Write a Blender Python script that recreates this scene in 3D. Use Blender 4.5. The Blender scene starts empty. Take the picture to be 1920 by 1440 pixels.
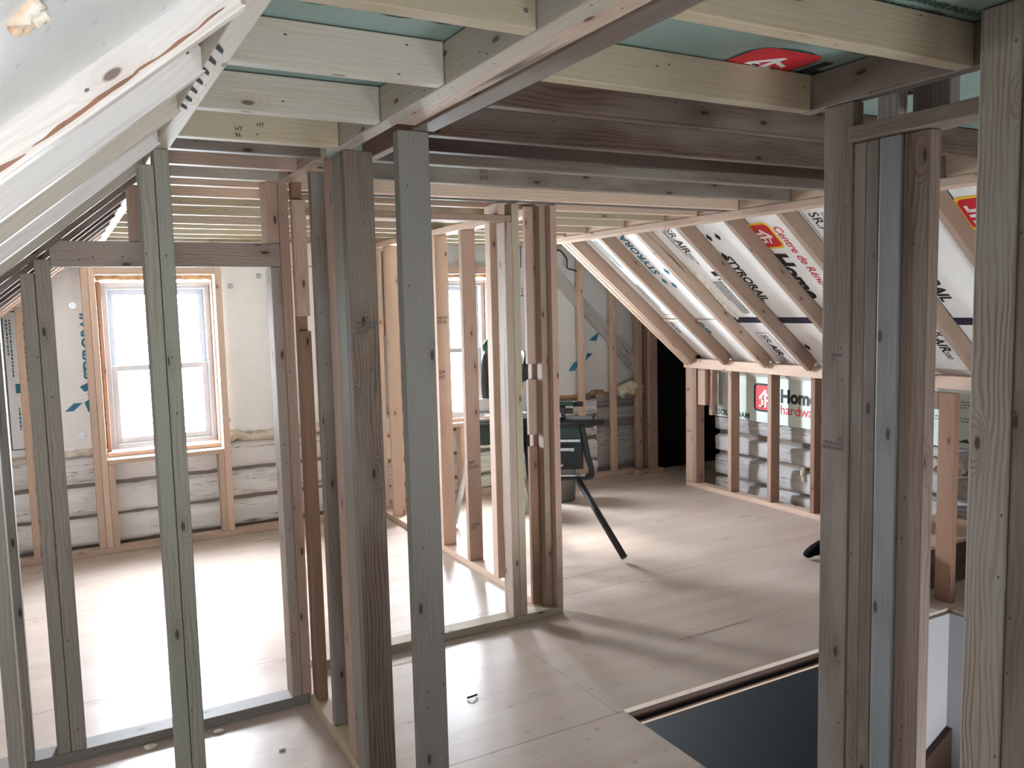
import bpy, bmesh, math, random
from mathutils import Vector, Matrix, noise

SC = bpy.context.scene
COL = SC.collection
random.seed(7)

# ------------------------------------------------------------------ camera, world, exposure
cam_d = bpy.data.cameras.new('camera'); cam = bpy.data.objects.new('camera', cam_d); COL.objects.link(cam)
cam_d.sensor_width = 36.0; cam_d.lens = 1555.26 / 1920 * 36; cam_d.clip_start = 0.02; cam_d.clip_end = 200
_yaw, _pit, _rol = math.radians(28.7036), math.radians(5.4781), math.radians(-1.3814)
_f = Vector((math.sin(_yaw) * math.cos(_pit), math.cos(_yaw) * math.cos(_pit), -math.sin(_pit)))
_r = Vector((math.cos(_yaw), -math.sin(_yaw), 0)); _u = _r.cross(_f)
_r2 = math.cos(_rol) * _r + math.sin(_rol) * _u; _u2 = -math.sin(_rol) * _r + math.cos(_rol) * _u
cam.matrix_world = Matrix(((_r2.x, _u2.x, -_f.x, 0), (_r2.y, _u2.y, -_f.y, 0), (_r2.z, _u2.z, -_f.z, 1.55), (0, 0, 0, 1)))
SC.camera = cam

FAR_SKY, NEAR_SKY = 4.9, 0.9
W = bpy.data.worlds.new('overcast_sky'); SC.world = W; W.use_nodes = True
wn = W.node_tree.nodes; wl = W.node_tree.links
bg = wn['Background']; bg.inputs['Strength'].default_value = 20.0
tc = wn.new('ShaderNodeTexCoord'); sx = wn.new('ShaderNodeSeparateXYZ'); cr = wn.new('ShaderNodeValToRGB')
mp = wn.new('ShaderNodeMapRange'); mp.inputs[1].default_value = -1; mp.inputs[2].default_value = 1
wl.new(tc.outputs['Generated'], sx.inputs[0]); wl.new(sx.outputs['Z'], mp.inputs[0]); wl.new(mp.outputs[0], cr.inputs[0])
cr.color_ramp.elements[0].position = 0.40; cr.color_ramp.elements[0].color = (0.40, 0.455, 0.49, 1)   # snowy yard
cr.color_ramp.elements[1].position = 0.56; cr.color_ramp.elements[1].color = (0.86, 0.935, 1.03, 1)  # cloud
# far side: bright hazy cloud above a shaded yard; near side: ground glow raised to light the left slope, sky dimmed
cr2 = wn.new('ShaderNodeValToRGB'); wl.new(mp.outputs[0], cr2.inputs[0])
cr2.color_ramp.elements[0].position = 0.46; cr2.color_ramp.elements[0].color = (1.25, 1.34, 1.38, 1)
cr2.color_ramp.elements[1].position = 0.54; cr2.color_ramp.elements[1].color = (0.56, 0.62, 0.70, 1)
my = wn.new('ShaderNodeMapRange'); my.inputs[1].default_value = -0.3; my.inputs[2].default_value = 0.3
wl.new(sx.outputs['Y'], my.inputs[0])
vf = wn.new('ShaderNodeVectorMath'); vf.operation = 'SCALE'; wl.new(cr.outputs[0], vf.inputs[0]); vf.inputs['Scale'].default_value = FAR_SKY
vn = wn.new('ShaderNodeVectorMath'); vn.operation = 'SCALE'; wl.new(cr2.outputs[0], vn.inputs[0]); vn.inputs['Scale'].default_value = NEAR_SKY
vm = wn.new('ShaderNodeMix'); vm.data_type = 'VECTOR'; wl.new(my.outputs[0], vm.inputs[0]); wl.new(vn.outputs[0], vm.inputs[4]); wl.new(vf.outputs[0], vm.inputs[5])
wl.new(vm.outputs[1], bg.inputs['Color'])

def portal(name, loc, rot, sx_, sy_):
    d = bpy.data.lights.new(name, 'AREA'); d.shape = 'RECTANGLE'; d.size = sx_; d.size_y = sy_
    d.cycles.is_portal = True
    o = bpy.data.objects.new(name, d); o.location = loc; o.rotation_euler = rot; COL.objects.link(o)
portal('window_daylight', (0.61, 6.34, 1.2), (math.radians(-90), 0, 0), 0.72, 1.16)
portal('window_daylight', (2.80, 6.42, 1.2), (math.radians(-90), 0, 0), 0.72, 1.16)
portal('window_daylight', (-0.05, -0.66, 0.93), (math.radians(90), 0, 0), 0.92, 0.80)
portal('window_daylight', (2.9, -0.95, -1.3), (math.radians(90), 0, 0), 1.0, 1.3)  # unseen opening below the floor, added to brighten the stairwell

sun_d = bpy.data.lights.new('hazy_sun', 'SUN'); sun_d.energy = 4.5; sun_d.angle = math.radians(9); sun_d.color = (1.0, 0.98, 0.96)
sun = bpy.data.objects.new('hazy_sun', sun_d); sun.rotation_euler = (math.radians(-52), 0, math.radians(6)); sun.location = (0.5, 12, 8); COL.objects.link(sun)

SC.view_settings.view_transform = 'Standard'; SC.view_settings.look = 'None'
SC.view_settings.gamma = 1.0; SC.view_settings.use_curve_mapping = False
SC.view_settings.exposure = 0.60
try:
    SC.cycles.use_denoising = True
    SC.cycles.max_bounces = 10; SC.cycles.diffuse_bounces = 7; SC.cycles.glossy_bounces = 4
    SC.cycles.sample_clamp_indirect = 8.0
except Exception: pass

# ------------------------------------------------------------------ materials
def newmat(name):
    m = bpy.data.materials.new(name); m.use_nodes = True
    return m, m.node_tree.nodes, m.node_tree.links, m.node_tree.nodes['Principled BSDF']
def plain(name, col, rough=0.5, metal=0.0, spec=0.5):
    m, n, l, b = newmat(name)
    b.inputs['Base Color'].default_value = (*col, 1); b.inputs['Roughness'].default_value = rough
    b.inputs['Metallic'].default_value = metal; b.inputs['Specular IOR Level'].default_value = spec
    return m
def math_(n, l, op, a, b=None, c=None):
    x = n.new('ShaderNodeMath'); x.operation = op
    for i, v in enumerate((a, b, c)):
        if v is None: continue
        if isinstance(v, (int, float)): x.inputs[i].default_value = v
        else: l.new(v, x.inputs[i])
    return x.outputs[0]
def mixc(n, l, fac, a, b, mode='MIX'):
    x = n.new('ShaderNodeMix'); x.data_type = 'RGBA'; x.blend_type = mode
    for i, v in ((0, fac), (6, a), (7, b)):
        if isinstance(v, (int, float)): x.inputs[i].default_value = v
        elif isinstance(v, tuple): x.inputs[i].default_value = (*v[:3], 1)
        else: l.new(v, x.inputs[i])
    return x.outputs[2]
def maprange(n, l, v, a, b, c=0.0, d=1.0):
    x = n.new('ShaderNodeMapRange'); x.inputs[1].default_value = a; x.inputs[2].default_value = b
    x.inputs[3].default_value = c; x.inputs[4].default_value = d; l.new(v, x.inputs[0]); return x.outputs[0]
def scaled(n, l, vec, s):
    x = n.new('ShaderNodeVectorMath'); x.operation = 'MULTIPLY'; l.new(vec, x.inputs[0]); x.inputs[1].default_value = s
    return x.outputs[0]

def wood(name, base, dark, grey=(0.36, 0.35, 0.32), greyamt=0.3, knots=0.70, ring=1.0, rough=0.62, streak=0.0):
    m, n, l, b = newmat(name)
    uv = n.new('ShaderNodeUVMap'); oi = n.new('ShaderNodeObjectInfo')
    cx = n.new('ShaderNodeCombineXYZ')
    l.new(math_(n, l, 'MULTIPLY', oi.outputs['Random'], 41.0), cx.inputs[0])
    l.new(math_(n, l, 'MULTIPLY', oi.outputs['Random'], 17.0), cx.inputs[1])
    add = n.new('ShaderNodeVectorMath'); l.new(uv.outputs[0], add.inputs[0]); l.new(cx.outputs[0], add.inputs[1]); P = add.outputs[0]
    # knots bend the grain
    vo = n.new('ShaderNodeTexVoronoi'); vo.voronoi_dimensions = '2D'; vo.inputs['Scale'].default_value = 1.0
    l.new(scaled(n, l, P, (4.2, 11, 1)), vo.inputs['Vector'])
    sep = n.new('ShaderNodeSeparateColor'); l.new(vo.outputs['Color'], sep.inputs[0])
    gate = math_(n, l, 'GREATER_THAN', sep.outputs[0], knots)
    d = vo.outputs['Distance']
    kn = math_(n, l, 'MULTIPLY', maprange(n, l, d, 0.05, 0.075, 1, 0), gate)
    knh = math_(n, l, 'MULTIPLY', maprange(n, l, d, 0.05, 0.30, 1, 0), gate)
    w = n.new('ShaderNodeTexWave'); w.wave_type = 'BANDS'; w.bands_direction = 'Y'; w.inputs['Scale'].default_value = 3.4
    w.inputs['Distortion'].default_value = 13.0; w.inputs['Detail'].default_value = 2.0; w.inputs['Detail Scale'].default_value = 0.6
    sc = n.new('ShaderNodeVectorMath'); sc.operation = 'ADD'; l.new(scaled(n, l, P, (1.5, 7.5, 1)), sc.inputs[0])
    kv = n.new('ShaderNodeCombineXYZ'); l.new(math_(n, l, 'MULTIPLY', knh, 0.35), kv.inputs[1]); l.new(kv.outputs[0], sc.inputs[1])
    l.new(sc.outputs[0], w.inputs['Vector'])
    nf = n.new('ShaderNodeTexNoise'); nf.inputs['Scale'].default_value = 1.0; nf.inputs['Detail'].default_value = 3
    l.new(scaled(n, l, P, (5, 190, 1)), nf.inputs['Vector'])
    nb = n.new('ShaderNodeTexNoise'); nb.inputs['Scale'].default_value = 1.0; nb.inputs['Detail'].default_value = 4
    l.new(scaled(n, l, P, (2.2, 9, 1)), nb.inputs['Vector'])
    r3 = math_(n, l, 'MULTIPLY', math_(n, l, 'POWER', w.outputs['Fac'], 2.2), maprange(n, l, nb.outputs['Fac'], 0.35, 0.62, 1.25, 0.35))
    c = mixc(n, l, math_(n, l, 'MULTIPLY', r3, 0.34 * ring), base, dark)
    c = mixc(n, l, math_(n, l, 'MULTIPLY', maprange(n, l, nf.outputs['Fac'], 0.45, 0.75), 0.28), c, dark)
    c = mixc(n, l, math_(n, l, 'MULTIPLY', maprange(n, l, nb.outputs['Fac'], 0.42, 0.62), greyamt), c, grey)
    if streak:
        ns = n.new('ShaderNodeTexNoise'); ns.inputs['Scale'].default_value = 1.0; ns.inputs['Detail'].default_value = 5
        l.new(scaled(n, l, P, (1.2, 26, 1)), ns.inputs['Vector'])
        c = mixc(n, l, math_(n, l, 'MULTIPLY', maprange(n, l, ns.outputs['Fac'], 0.60, 0.68), streak), c, (0.06, 0.035, 0.02))
    c = mixc(n, l, math_(n, l, 'MULTIPLY', knh, 0.35), c, dark)
    c = mixc(n, l, math_(n, l, 'MULTIPLY', kn, 0.85), c, (dark[0] * 0.25, dark[1] * 0.2, dark[2] * 0.18))
    v2 = n.new('ShaderNodeTexVoronoi'); v2.voronoi_dimensions = '2D'; v2.inputs['Scale'].default_value = 1.0
    l.new(scaled(n, l, P, (9, 16, 1)), v2.inputs['Vector'])
    s2 = n.new('ShaderNodeSeparateColor'); l.new(v2.outputs['Color'], s2.inputs[0])
    nail = math_(n, l, 'MULTIPLY', math_(n, l, 'LESS_THAN', v2.outputs['Distance'], 0.035), math_(n, l, 'GREATER_THAN', s2.outputs[1], 0.72))
    c = mixc(n, l, math_(n, l, 'MULTIPLY', nail, 0.8), c, (0.03, 0.02, 0.015))
    hv = n.new('ShaderNodeHueSaturation')
    l.new(maprange(n, l, oi.outputs['Random'], 0, 1, 0.84, 1.12), hv.inputs['Value']); l.new(c, hv.inputs['Color'])
    l.new(hv.outputs[0], b.inputs['Base Color'])
    b.inputs['Roughness'].default_value = rough; b.inputs['Specular IOR Level'].default_value = 0.3
    bp = n.new('ShaderNodeBump'); bp.inputs['Strength'].default_value = 0.25; bp.inputs['Distance'].default_value = 0.002
    l.new(nf.outputs['Fac'], bp.inputs['Height']); l.new(bp.outputs[0], b.inputs['Normal'])
    return m

M = {}
M['fresh'] = wood('fresh_spruce', (0.57, 0.415, 0.32), (0.38, 0.235, 0.155), greyamt=0.10)
M['pink'] = wood('pinkish_spruce', (0.41, 0.275, 0.212), (0.25, 0.14, 0.10), greyamt=0.12)
M['cream'] = wood('cream_spruce', (0.42, 0.34, 0.235), (0.28, 0.20, 0.12), greyamt=0.22, ring=0.9)
M['grey'] = wood('weathered_grey_spruce', (0.245, 0.215, 0.185), (0.125, 0.10, 0.08), grey=(0.205, 0.20, 0.185), greyamt=0.6, ring=0.8)
M['dirty'] = wood('old_grey_lumber', (0.31, 0.265, 0.22), (0.12, 0.085, 0.065), grey=(0.22, 0.205, 0.18), greyamt=0.7, streak=0.6)
M['tan'] = wood('dull_tan_spruce', (0.165, 0.122, 0.096), (0.085, 0.055, 0.04), greyamt=0.25)
M['brown'] = wood('dark_brown_lumber', (0.105, 0.062, 0.043), (0.042, 0.022, 0.015), greyamt=0.15, ring=2.0)
M['postbrown'] = wood('swirled_brown_lumber', (0.17, 0.12, 0.088), (0.065, 0.038, 0.025), greyamt=0.15, ring=2.0)
M['darkbrown'] = wood('very_dark_brown_lumber', (0.052, 0.024, 0.016), (0.025, 0.012, 0.008), greyamt=0.05, ring=1.2)
M['red'] = wood('reddish_lumber', (0.25, 0.135, 0.085), (0.13, 0.06, 0.04), greyamt=0.05)
M['raft'] = wood('brownish_rafter_lumber', (0.34, 0.235, 0.175), (0.19, 0.115, 0.08), greyamt=0.1)
M['pale'] = wood('pale_greyed_spruce', (0.47, 0.41, 0.335), (0.30, 0.23, 0.165), grey=(0.39, 0.365, 0.33), greyamt=0.5, ring=0.9)
M['brownlight'] = wood('reddish_ringed_spruce', (0.22, 0.155, 0.12), (0.11, 0.06, 0.04), greyamt=0.12, ring=1.8)
M['ringed'] = wood('cathedral_grained_spruce', (0.38, 0.325, 0.275), (0.21, 0.15, 0.105), greyamt=0.25, ring=2.4)
M['stained'] = wood('pink_and_grey_stained_lumber', (0.36, 0.275, 0.23), (0.17, 0.10, 0.075), grey=(0.27, 0.255, 0.24), greyamt=0.5, streak=0.4)
M['greygreen'] = wood('green_grey_lumber', (0.30, 0.275, 0.225), (0.15, 0.125, 0.095), grey=(0.25, 0.26, 0.22), greyamt=0.6, ring=1.2)
M['silver'] = wood('silvery_planed_wane', (0.225, 0.225, 0.225), (0.13, 0.13, 0.13), grey=(0.26, 0.27, 0.285), greyamt=0.8, rough=0.42, knots=0.6)  # bluish grey tone puts a sheen into the board's colour
M['rough'] = wood('bleached_rafter_lumber', (0.74, 0.68, 0.64), (0.50, 0.38, 0.31), grey=(0.66, 0.65, 0.64), greyamt=0.6, streak=0.25, knots=0.9)
M['bark'] = wood('waney_lumber', (0.46, 0.345, 0.27), (0.24, 0.14, 0.085), greyamt=0.2, streak=0.95)

def floor_mat():
    m, n, l, b = newmat('plywood_subfloor')
    g = n.new('ShaderNodeNewGeometry'); P = g.outputs['Position']
    sp = n.new('ShaderNodeSeparateXYZ'); l.new(P, sp.inputs[0])
    n1 = n.new('ShaderNodeTexNoise'); n1.inputs['Scale'].default_value = 1; n1.inputs['Detail'].default_value = 5; l.new(scaled(n, l, P, (1.1, 6, 1)), n1.inputs['Vector'])
    n2 = n.new('ShaderNodeTexNoise'); n2.inputs['Scale'].default_value = 1; n2.inputs['Detail'].default_value = 4; l.new(scaled(n, l, P, (7, 55, 1)), n2.inputs['Vector'])
    c = mixc(n, l, maprange(n, l, n1.outputs['Fac'], 0.3, 0.7), (0.48, 0.405, 0.35), (0.39, 0.31, 0.255))
    c = mixc(n, l, math_(n, l, 'MULTIPLY', maprange(n, l, n2.outputs['Fac'], 0.5, 0.72), 0.3), c, (0.40, 0.25, 0.17))
    def seam(coord, period, off, wdt):
        f = math_(n, l, 'FRACT', math_(n, l, 'DIVIDE', math_(n, l, 'ADD', coord, off), period))
        return math_(n, l, 'LESS_THAN', math_(n, l, 'ABSOLUTE', math_(n, l, 'SUBTRACT', f, 0.5)), wdt / period)
    s1 = seam(sp.outputs['Y'], 1.18, -2.46 + 0.59 + 11.8, 0.0022)
    row = math_(n, l, 'FLOOR', math_(n, l, 'DIVIDE', math_(n, l, 'ADD', sp.outputs['Y'], -2.46 + 11.8), 1.18))
    xs = math_(n, l, 'ADD', sp.outputs['X'], math_(n, l, 'MULTIPLY', math_(n, l, 'MODULO', row, 2.0), 1.22))
    s2 = seam(xs, 2.44, 12.2 - 0.55 , 0.0016)
    sm = math_(n, l, 'MAXIMUM', s1, math_(n, l, 'MULTIPLY', s2, 0.6))
    vo = n.new('ShaderNodeTexVoronoi'); vo.voronoi_dimensions = '2D'; vo.inputs['Scale'].default_value = 1; l.new(scaled(n, l, P, (5.5, 7.5, 1)), vo.inputs['Vector'])
    spot = maprange(n, l, vo.outputs['Distance'], 0.035, 0.085, 1, 0)
    s3 = n.new('ShaderNodeSeparateColor'); l.new(vo.outputs['Color'], s3.inputs[0])
    spot = math_(n, l, 'MULTIPLY', spot, maprange(n, l, s3.outputs[0], 0.3, 1.0, 0.0, 1.0))
    c = mixc(n, l, math_(n, l, 'MULTIPLY', spot, 0.5), c, (0.20, 0.13, 0.09))
    c = mixc(n, l, math_(n, l, 'MULTIPLY', sm, 0.75), c, (0.10, 0.06, 0.04))
    l.new(c, b.inputs['Base Color'])
    n4 = n.new('ShaderNodeTexNoise'); n4.inputs['Scale'].default_value = 1; n4.inputs['Detail'].default_value = 3; l.new(scaled(n, l, P, (2, 12, 1)), n4.inputs['Vector'])
    l.new(maprange(n, l, n4.outputs['Fac'], 0.3, 0.7, 0.27, 0.38), b.inputs['Roughness'])
    b.inputs['Specular IOR Level'].default_value = 0.22
    bp = n.new('ShaderNodeBump'); bp.inputs['Strength'].default_value = 0.15; bp.inputs['Distance'].default_value = 0.002
    l.new(n2.outputs['Fac'], bp.inputs['Height']); l.new(bp.outputs[0], b.inputs['Normal'])
    return m
M['floor'] = floor_mat()

def log_mat(name, white, amt):
    m, n, l, b = newmat(name)
    uv = n.new('ShaderNodeUVMap'); P = uv.outputs[0]
    n1 = n.new('ShaderNodeTexNoise'); n1.inputs['Scale'].default_value = 1; n1.inputs['Detail'].default_value = 6; n1.inputs['Roughness'].default_value = 0.65; l.new(scaled(n, l, P, (4.5, 13, 1)), n1.inputs['Vector'])
    n2 = n.new('ShaderNodeTexNoise'); n2.inputs['Scale'].default_value = 1; n2.inputs['Detail'].default_value = 5; l.new(scaled(n, l, P, (1.3, 30, 1)), n2.inputs['Vector'])
    n3 = n.new('ShaderNodeTexNoise'); n3.inputs['Scale'].default_value = 1; n3.inputs['Detail'].default_value = 2; l.new(scaled(n, l, P, (1.1, 2, 1)), n3.inputs['Vector'])
    c = mixc(n, l, maprange(n, l, n3.outputs['Fac'], 0.35, 0.65), white, tuple(v * 0.86 for v in white))
    c = mixc(n, l, math_(n, l, 'MULTIPLY', maprange(n, l, n1.outputs['Fac'], 0.56, 0.72), amt), c, (0.22, 0.18, 0.15))
    crack = maprange(n, l, math_(n, l, 'ABSOLUTE', math_(n, l, 'SUBTRACT', n2.outputs['Fac'], 0.47)), 0.004, 0.012, 1, 0)
    gate = maprange(n, l, n3.outputs['Fac'], 0.44, 0.52)
    c = mixc(n, l, math_(n, l, 'MULTIPLY', crack, math_(n, l, 'MULTIPLY', gate, 0.8)), c, (0.09, 0.07, 0.06))
    l.new(c, b.inputs['Base Color']); b.inputs['Roughness'].default_value = 0.85; b.inputs['Specular IOR Level'].default_value = 0.2
    bp = n.new('ShaderNodeBump'); bp.inputs['Strength'].default_value = 0.5; bp.inputs['Distance'].default_value = 0.006
    l.new(n1.outputs['Fac'], bp.inputs['Height']); l.new(bp.outputs[0], b.inputs['Normal'])
    return m
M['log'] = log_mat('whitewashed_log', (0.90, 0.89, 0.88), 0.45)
M['logknee'] = log_mat('dull_whitewashed_log', (0.50, 0.49, 0.485), 0.7)  # same whitewash as the far logs, with shade put into the colour
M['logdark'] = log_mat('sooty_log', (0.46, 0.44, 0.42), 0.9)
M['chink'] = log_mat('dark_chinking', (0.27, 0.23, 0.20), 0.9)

def foam_mat(name, col, var=0.06, ribs=True):
    m, n, l, b = newmat(name)
    uv = n.new('ShaderNodeUVMap'); P = uv.outputs[0]
    n1 = n.new('ShaderNodeTexNoise'); n1.inputs['Scale'].default_value = 2.2; n1.inputs['Detail'].default_value = 4; l.new(P, n1.inputs['Vector'])
    c = mixc(n, l, maprange(n, l, n1.outputs['Fac'], 0.35, 0.65), col, tuple(max(0, v - var) for v in col))
    vo = n.new('ShaderNodeTexVoronoi'); vo.voronoi_dimensions = '2D'; vo.inputs['Scale'].default_value = 1; l.new(scaled(n, l, P, (13, 7, 1)), vo.inputs['Vector'])
    dot = math_(n, l, 'LESS_THAN', vo.outputs['Distance'], 0.05)
    c = mixc(n, l, math_(n, l, 'MULTIPLY', dot, 0.2), c, (0.25, 0.25, 0.25))
    l.new(c, b.inputs['Base Color']); b.inputs['Roughness'].default_value = 0.45; b.inputs['Specular IOR Level'].default_value = 0.35
    if ribs:
        w = n.new('ShaderNodeTexWave'); w.bands_direction = 'Y'; w.inputs['Scale'].default_value = 26; l.new(P, w.inputs['Vector'])
        bp = n.new('ShaderNodeBump'); bp.inputs['Strength'].default_value = 0.12; bp.inputs['Distance'].default_value = 0.002
        l.new(w.outputs['Fac'], bp.inputs['Height']); l.new(bp.outputs[0], b.inputs['Normal'])
    return m
M['foam'] = foam_mat('white_foam_board', (0.90, 0.90, 0.89))
M['foamgrey'] = foam_mat('grey_foam_board', (0.66, 0.66, 0.65))
M['foamgreen'] = foam_mat('pale_green_foam_board', (0.70, 0.80, 0.74), 0.05, ribs=False)
M['film'] = foam_mat('green_ceiling_film', (0.25, 0.33, 0.30), 0.07, ribs=False)

def lump_mat(name, a, c_):
    m, n, l, b = newmat(name)
    t = n.new('ShaderNodeTexCoord'); n1 = n.new('ShaderNodeTexNoise'); n1.inputs['Scale'].default_value = 22; n1.inputs['Detail'].default_value = 4
    l.new(t.outputs['Object'], n1.inputs['Vector'])
    l.new(mixc(n, l, maprange(n, l, n1.outputs['Fac'], 0.4, 0.62), a, c_), b.inputs['Base Color']); b.inputs['Roughness'].default_value = 0.8
    bp = n.new('ShaderNodeBump'); bp.inputs['Strength'].default_value = 0.6; bp.inputs['Distance'].default_value = 0.01
    l.new(n1.outputs['Fac'], bp.inputs['Height']); l.new(bp.outputs[0], b.inputs['Normal'])
    return m
M['spray'] = lump_mat('cream_spray_foam', (0.76, 0.71, 0.60), (0.60, 0.52, 0.40))
M['sprayorange'] = lump_mat('orange_spray_foam', (0.75, 0.42, 0.20), (0.85, 0.78, 0.68))
M['sprayold'] = lump_mat('old_brown_foam_and_fibre', (0.42, 0.26, 0.13), (0.20, 0.12, 0.07))
M['black'] = plain('black_ink', (0.012, 0.012, 0.014), 0.6)
M['greenink'] = plain('dark_green_ink', (0.012, 0.06, 0.035), 0.5)
M['greytext'] = plain('grey_green_ink', (0.16, 0.24, 0.20), 0.6)
M['redink'] = plain('red_ink', (0.62, 0.02, 0.035), 0.5)
M['yellowink'] = plain('yellow_ink', (0.85, 0.55, 0.03), 0.5)
M['whiteink'] = plain('white_ink', (0.82, 0.80, 0.76), 0.5)
M['blueink'] = plain('blue_ink', (0.012, 0.15, 0.24), 0.5)
M['floorink'] = plain('worn_floor_print', (0.24, 0.18, 0.14), 0.5)
M['stamp'] = plain('faded_stamp_ink', (0.07, 0.05, 0.05), 0.7)
M['tornred'] = lump_mat('torn_reddish_wood', (0.36, 0.17, 0.11), (0.24, 0.13, 0.08))
M['tape'] = plain('dark_blue_tape', (0.012, 0.014, 0.045), 0.45)
M['scuff'] = plain('dark_scuff', (0.07, 0.07, 0.08), 0.95, spec=0.05)
M['vinyl'] = plain('white_vinyl', (0.45, 0.48, 0.52), 0.35)
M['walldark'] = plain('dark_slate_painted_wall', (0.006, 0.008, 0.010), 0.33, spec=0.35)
M['drywall'] = plain('white_drywall', (0.33, 0.315, 0.325), 0.8)
M['void'] = plain('unlit_crawlspace_board', (0.012, 0.010, 0.009), 0.95, spec=0.1)  # near-black colour stands in for the darkness of the crawl space
M['sawgreen'] = plain('dark_green_painted_metal', (0.004, 0.030, 0.018), 0.4)
M['sawgreen2'] = plain('green_plastic', (0.01, 0.09, 0.05), 0.4)
M['sawblack'] = plain('black_plastic', (0.008, 0.008, 0.009), 0.45)
M['steel'] = plain('brushed_steel', (0.55, 0.56, 0.58), 0.28, 1.0)
M['alu'] = plain('cast_aluminium', (0.62, 0.63, 0.65), 0.4, 0.8)
M['bucket'] = plain('cream_plastic', (0.50, 0.50, 0.36), 0.5)
M['bin'] = plain('grey_plastic', (0.15, 0.15, 0.14), 0.5)
M['rubber'] = plain('black_rubber', (0.012, 0.012, 0.012), 0.8)
M['cordorange'] = plain('orange_brown_cord', (0.32, 0.14, 0.08), 0.6)
M['skin'] = plain('skin', (0.55, 0.33, 0.24), 0.55)
M['sock'] = plain('black_knit', (0.008, 0.008, 0.009), 0.95, spec=0.1)
M['pinkcloth'] = plain('pink_cloth', (0.42, 0.09, 0.15), 0.9)
M['darkcloth'] = plain('charcoal_cloth', (0.05, 0.05, 0.06), 0.9)
M['hair'] = plain('brown_hair', (0.07, 0.035, 0.02), 0.7)
def glass():
    m, n, l, b = newmat('window_glass'); n.remove(b)
    t = n.new('ShaderNodeBsdfTransparent'); g = n.new('ShaderNodeBsdfGlossy'); g.inputs['Roughness'].default_value = 0.02
    fr = n.new('ShaderNodeFresnel'); fr.inputs[0].default_value = 1.45; mx = n.new('ShaderNodeMixShader')
    l.new(fr.outputs[0], mx.inputs[0]); l.new(t.outputs[0], mx.inputs[1]); l.new(g.outputs[0], mx.inputs[2])
    l.new(mx.outputs[0], n['Material Output'].inputs[0]); return m
M['glass'] = glass()

# ------------------------------------------------------------------ mesh helpers
def tag(o, label=None, cat=None, group=None, kind=None):
    if label: o['label'] = label
    if cat: o['category'] = cat
    if group: o['group'] = group
    if kind: o['kind'] = kind
    return o
def link(name, bm, mat, parent=None, smooth=False):
    me = bpy.data.meshes.new(name); bm.to_mesh(me); bm.free()
    me.materials.append(M[mat] if isinstance(mat, str) else mat)
    if smooth:
        for p in me.polygons: p.use_smooth = True
    o = bpy.data.objects.new(name, me); COL.objects.link(o)
    if parent: o.parent = parent
    return o
def empty(name, loc=(0, 0, 0)):
    o = bpy.data.objects.new(name, None); o.location = loc; o.empty_display_size = 0.1; COL.objects.link(o); return o
def box_into(bm, o, ax, dims, bevel=0.0):
    """box with corner o, axes ax (3 unit vectors), dims; long axis carries UV u (metres)"""
    ax = [Vector(a) for a in ax]; o = Vector(o)
    uvl = bm.loops.layers.uv.verify()
    for f in bm.faces: f.tag = True
    vs = []
    for k in (0, 1):
        for j in (0, 1):
            for i in (0, 1):
                vs.append(bm.verts.new(o + ax[0] * dims[0] * i + ax[1] * dims[1] * j + ax[2] * dims[2] * k))
    fs = [(0, 2, 3, 1), (4, 5, 7, 6), (0, 1, 5, 4), (2, 6, 7, 3), (0, 4, 6, 2), (1, 3, 7, 5)]
    if ax[0].cross(ax[1]).dot(ax[2]) < 0: fs = [f[::-1] for f in fs]
    faces = [bm.faces.new([vs[i] for i in f]) for f in fs]
    if bevel:
        es = {e for f in faces for e in f.edges}
        bmesh.ops.bevel(bm, geom=list(es), offset=bevel, segments=2, affect='EDGES', profile=0.5)
    faces = [f for f in bm.faces if not f.tag]
    L = max(range(3), key=lambda i: dims[i]); oth = [i for i in range(3) if i != L]
    for f in faces:
        nrm = f.normal if f.normal.length > 0 else (f.normal_update() or f.normal)
        f.normal_update(); nrm = f.normal
        j = max(oth, key=lambda i: -abs(nrm.dot(ax[i])))
        endf = abs(nrm.dot(ax[L])) > 0.8
        sideo = 0.0 if abs(nrm.dot(ax[oth[0]])) > 0.7 else 0.31
        for lp in f.loops:
            p = lp.vert.co - o
            if endf: lp[uvl].uv = (p.dot(ax[oth[0]]) * 0.2, p.dot(ax[oth[1]]))
            else: lp[uvl].uv = (p.dot(ax[L]), p.dot(ax[j]) + sideo)
    return faces
XYZ = ((1, 0, 0), (0, 1, 0), (0, 0, 1))
def bx(bm, x, y, z, bevel=0.0):
    return box_into(bm, (x[0], y[0], z[0]), XYZ, (x[1] - x[0], y[1] - y[0], z[1] - z[0]), bevel)
def recenter(o):
    """put the origin at the middle of the base so the object sits where it stands"""
    me = o.data; xs = [v.co for v in me.vertices]
    c = Vector(((min(v.x for v in xs) + max(v.x for v in xs)) / 2, (min(v.y for v in xs) + max(v.y for v in xs)) / 2, min(v.z for v in xs)))
    me.transform(Matrix.Translation(-c)); o.location = c; return o
def board(name, label, x, y, z, mat='fresh', cat='stud', group=None, bevel=0.003):
    bm = bmesh.new(); bx(bm, x, y, z, bevel)
    o = recenter(link(name, bm, mat)); return tag(o, label, cat, group)
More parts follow.
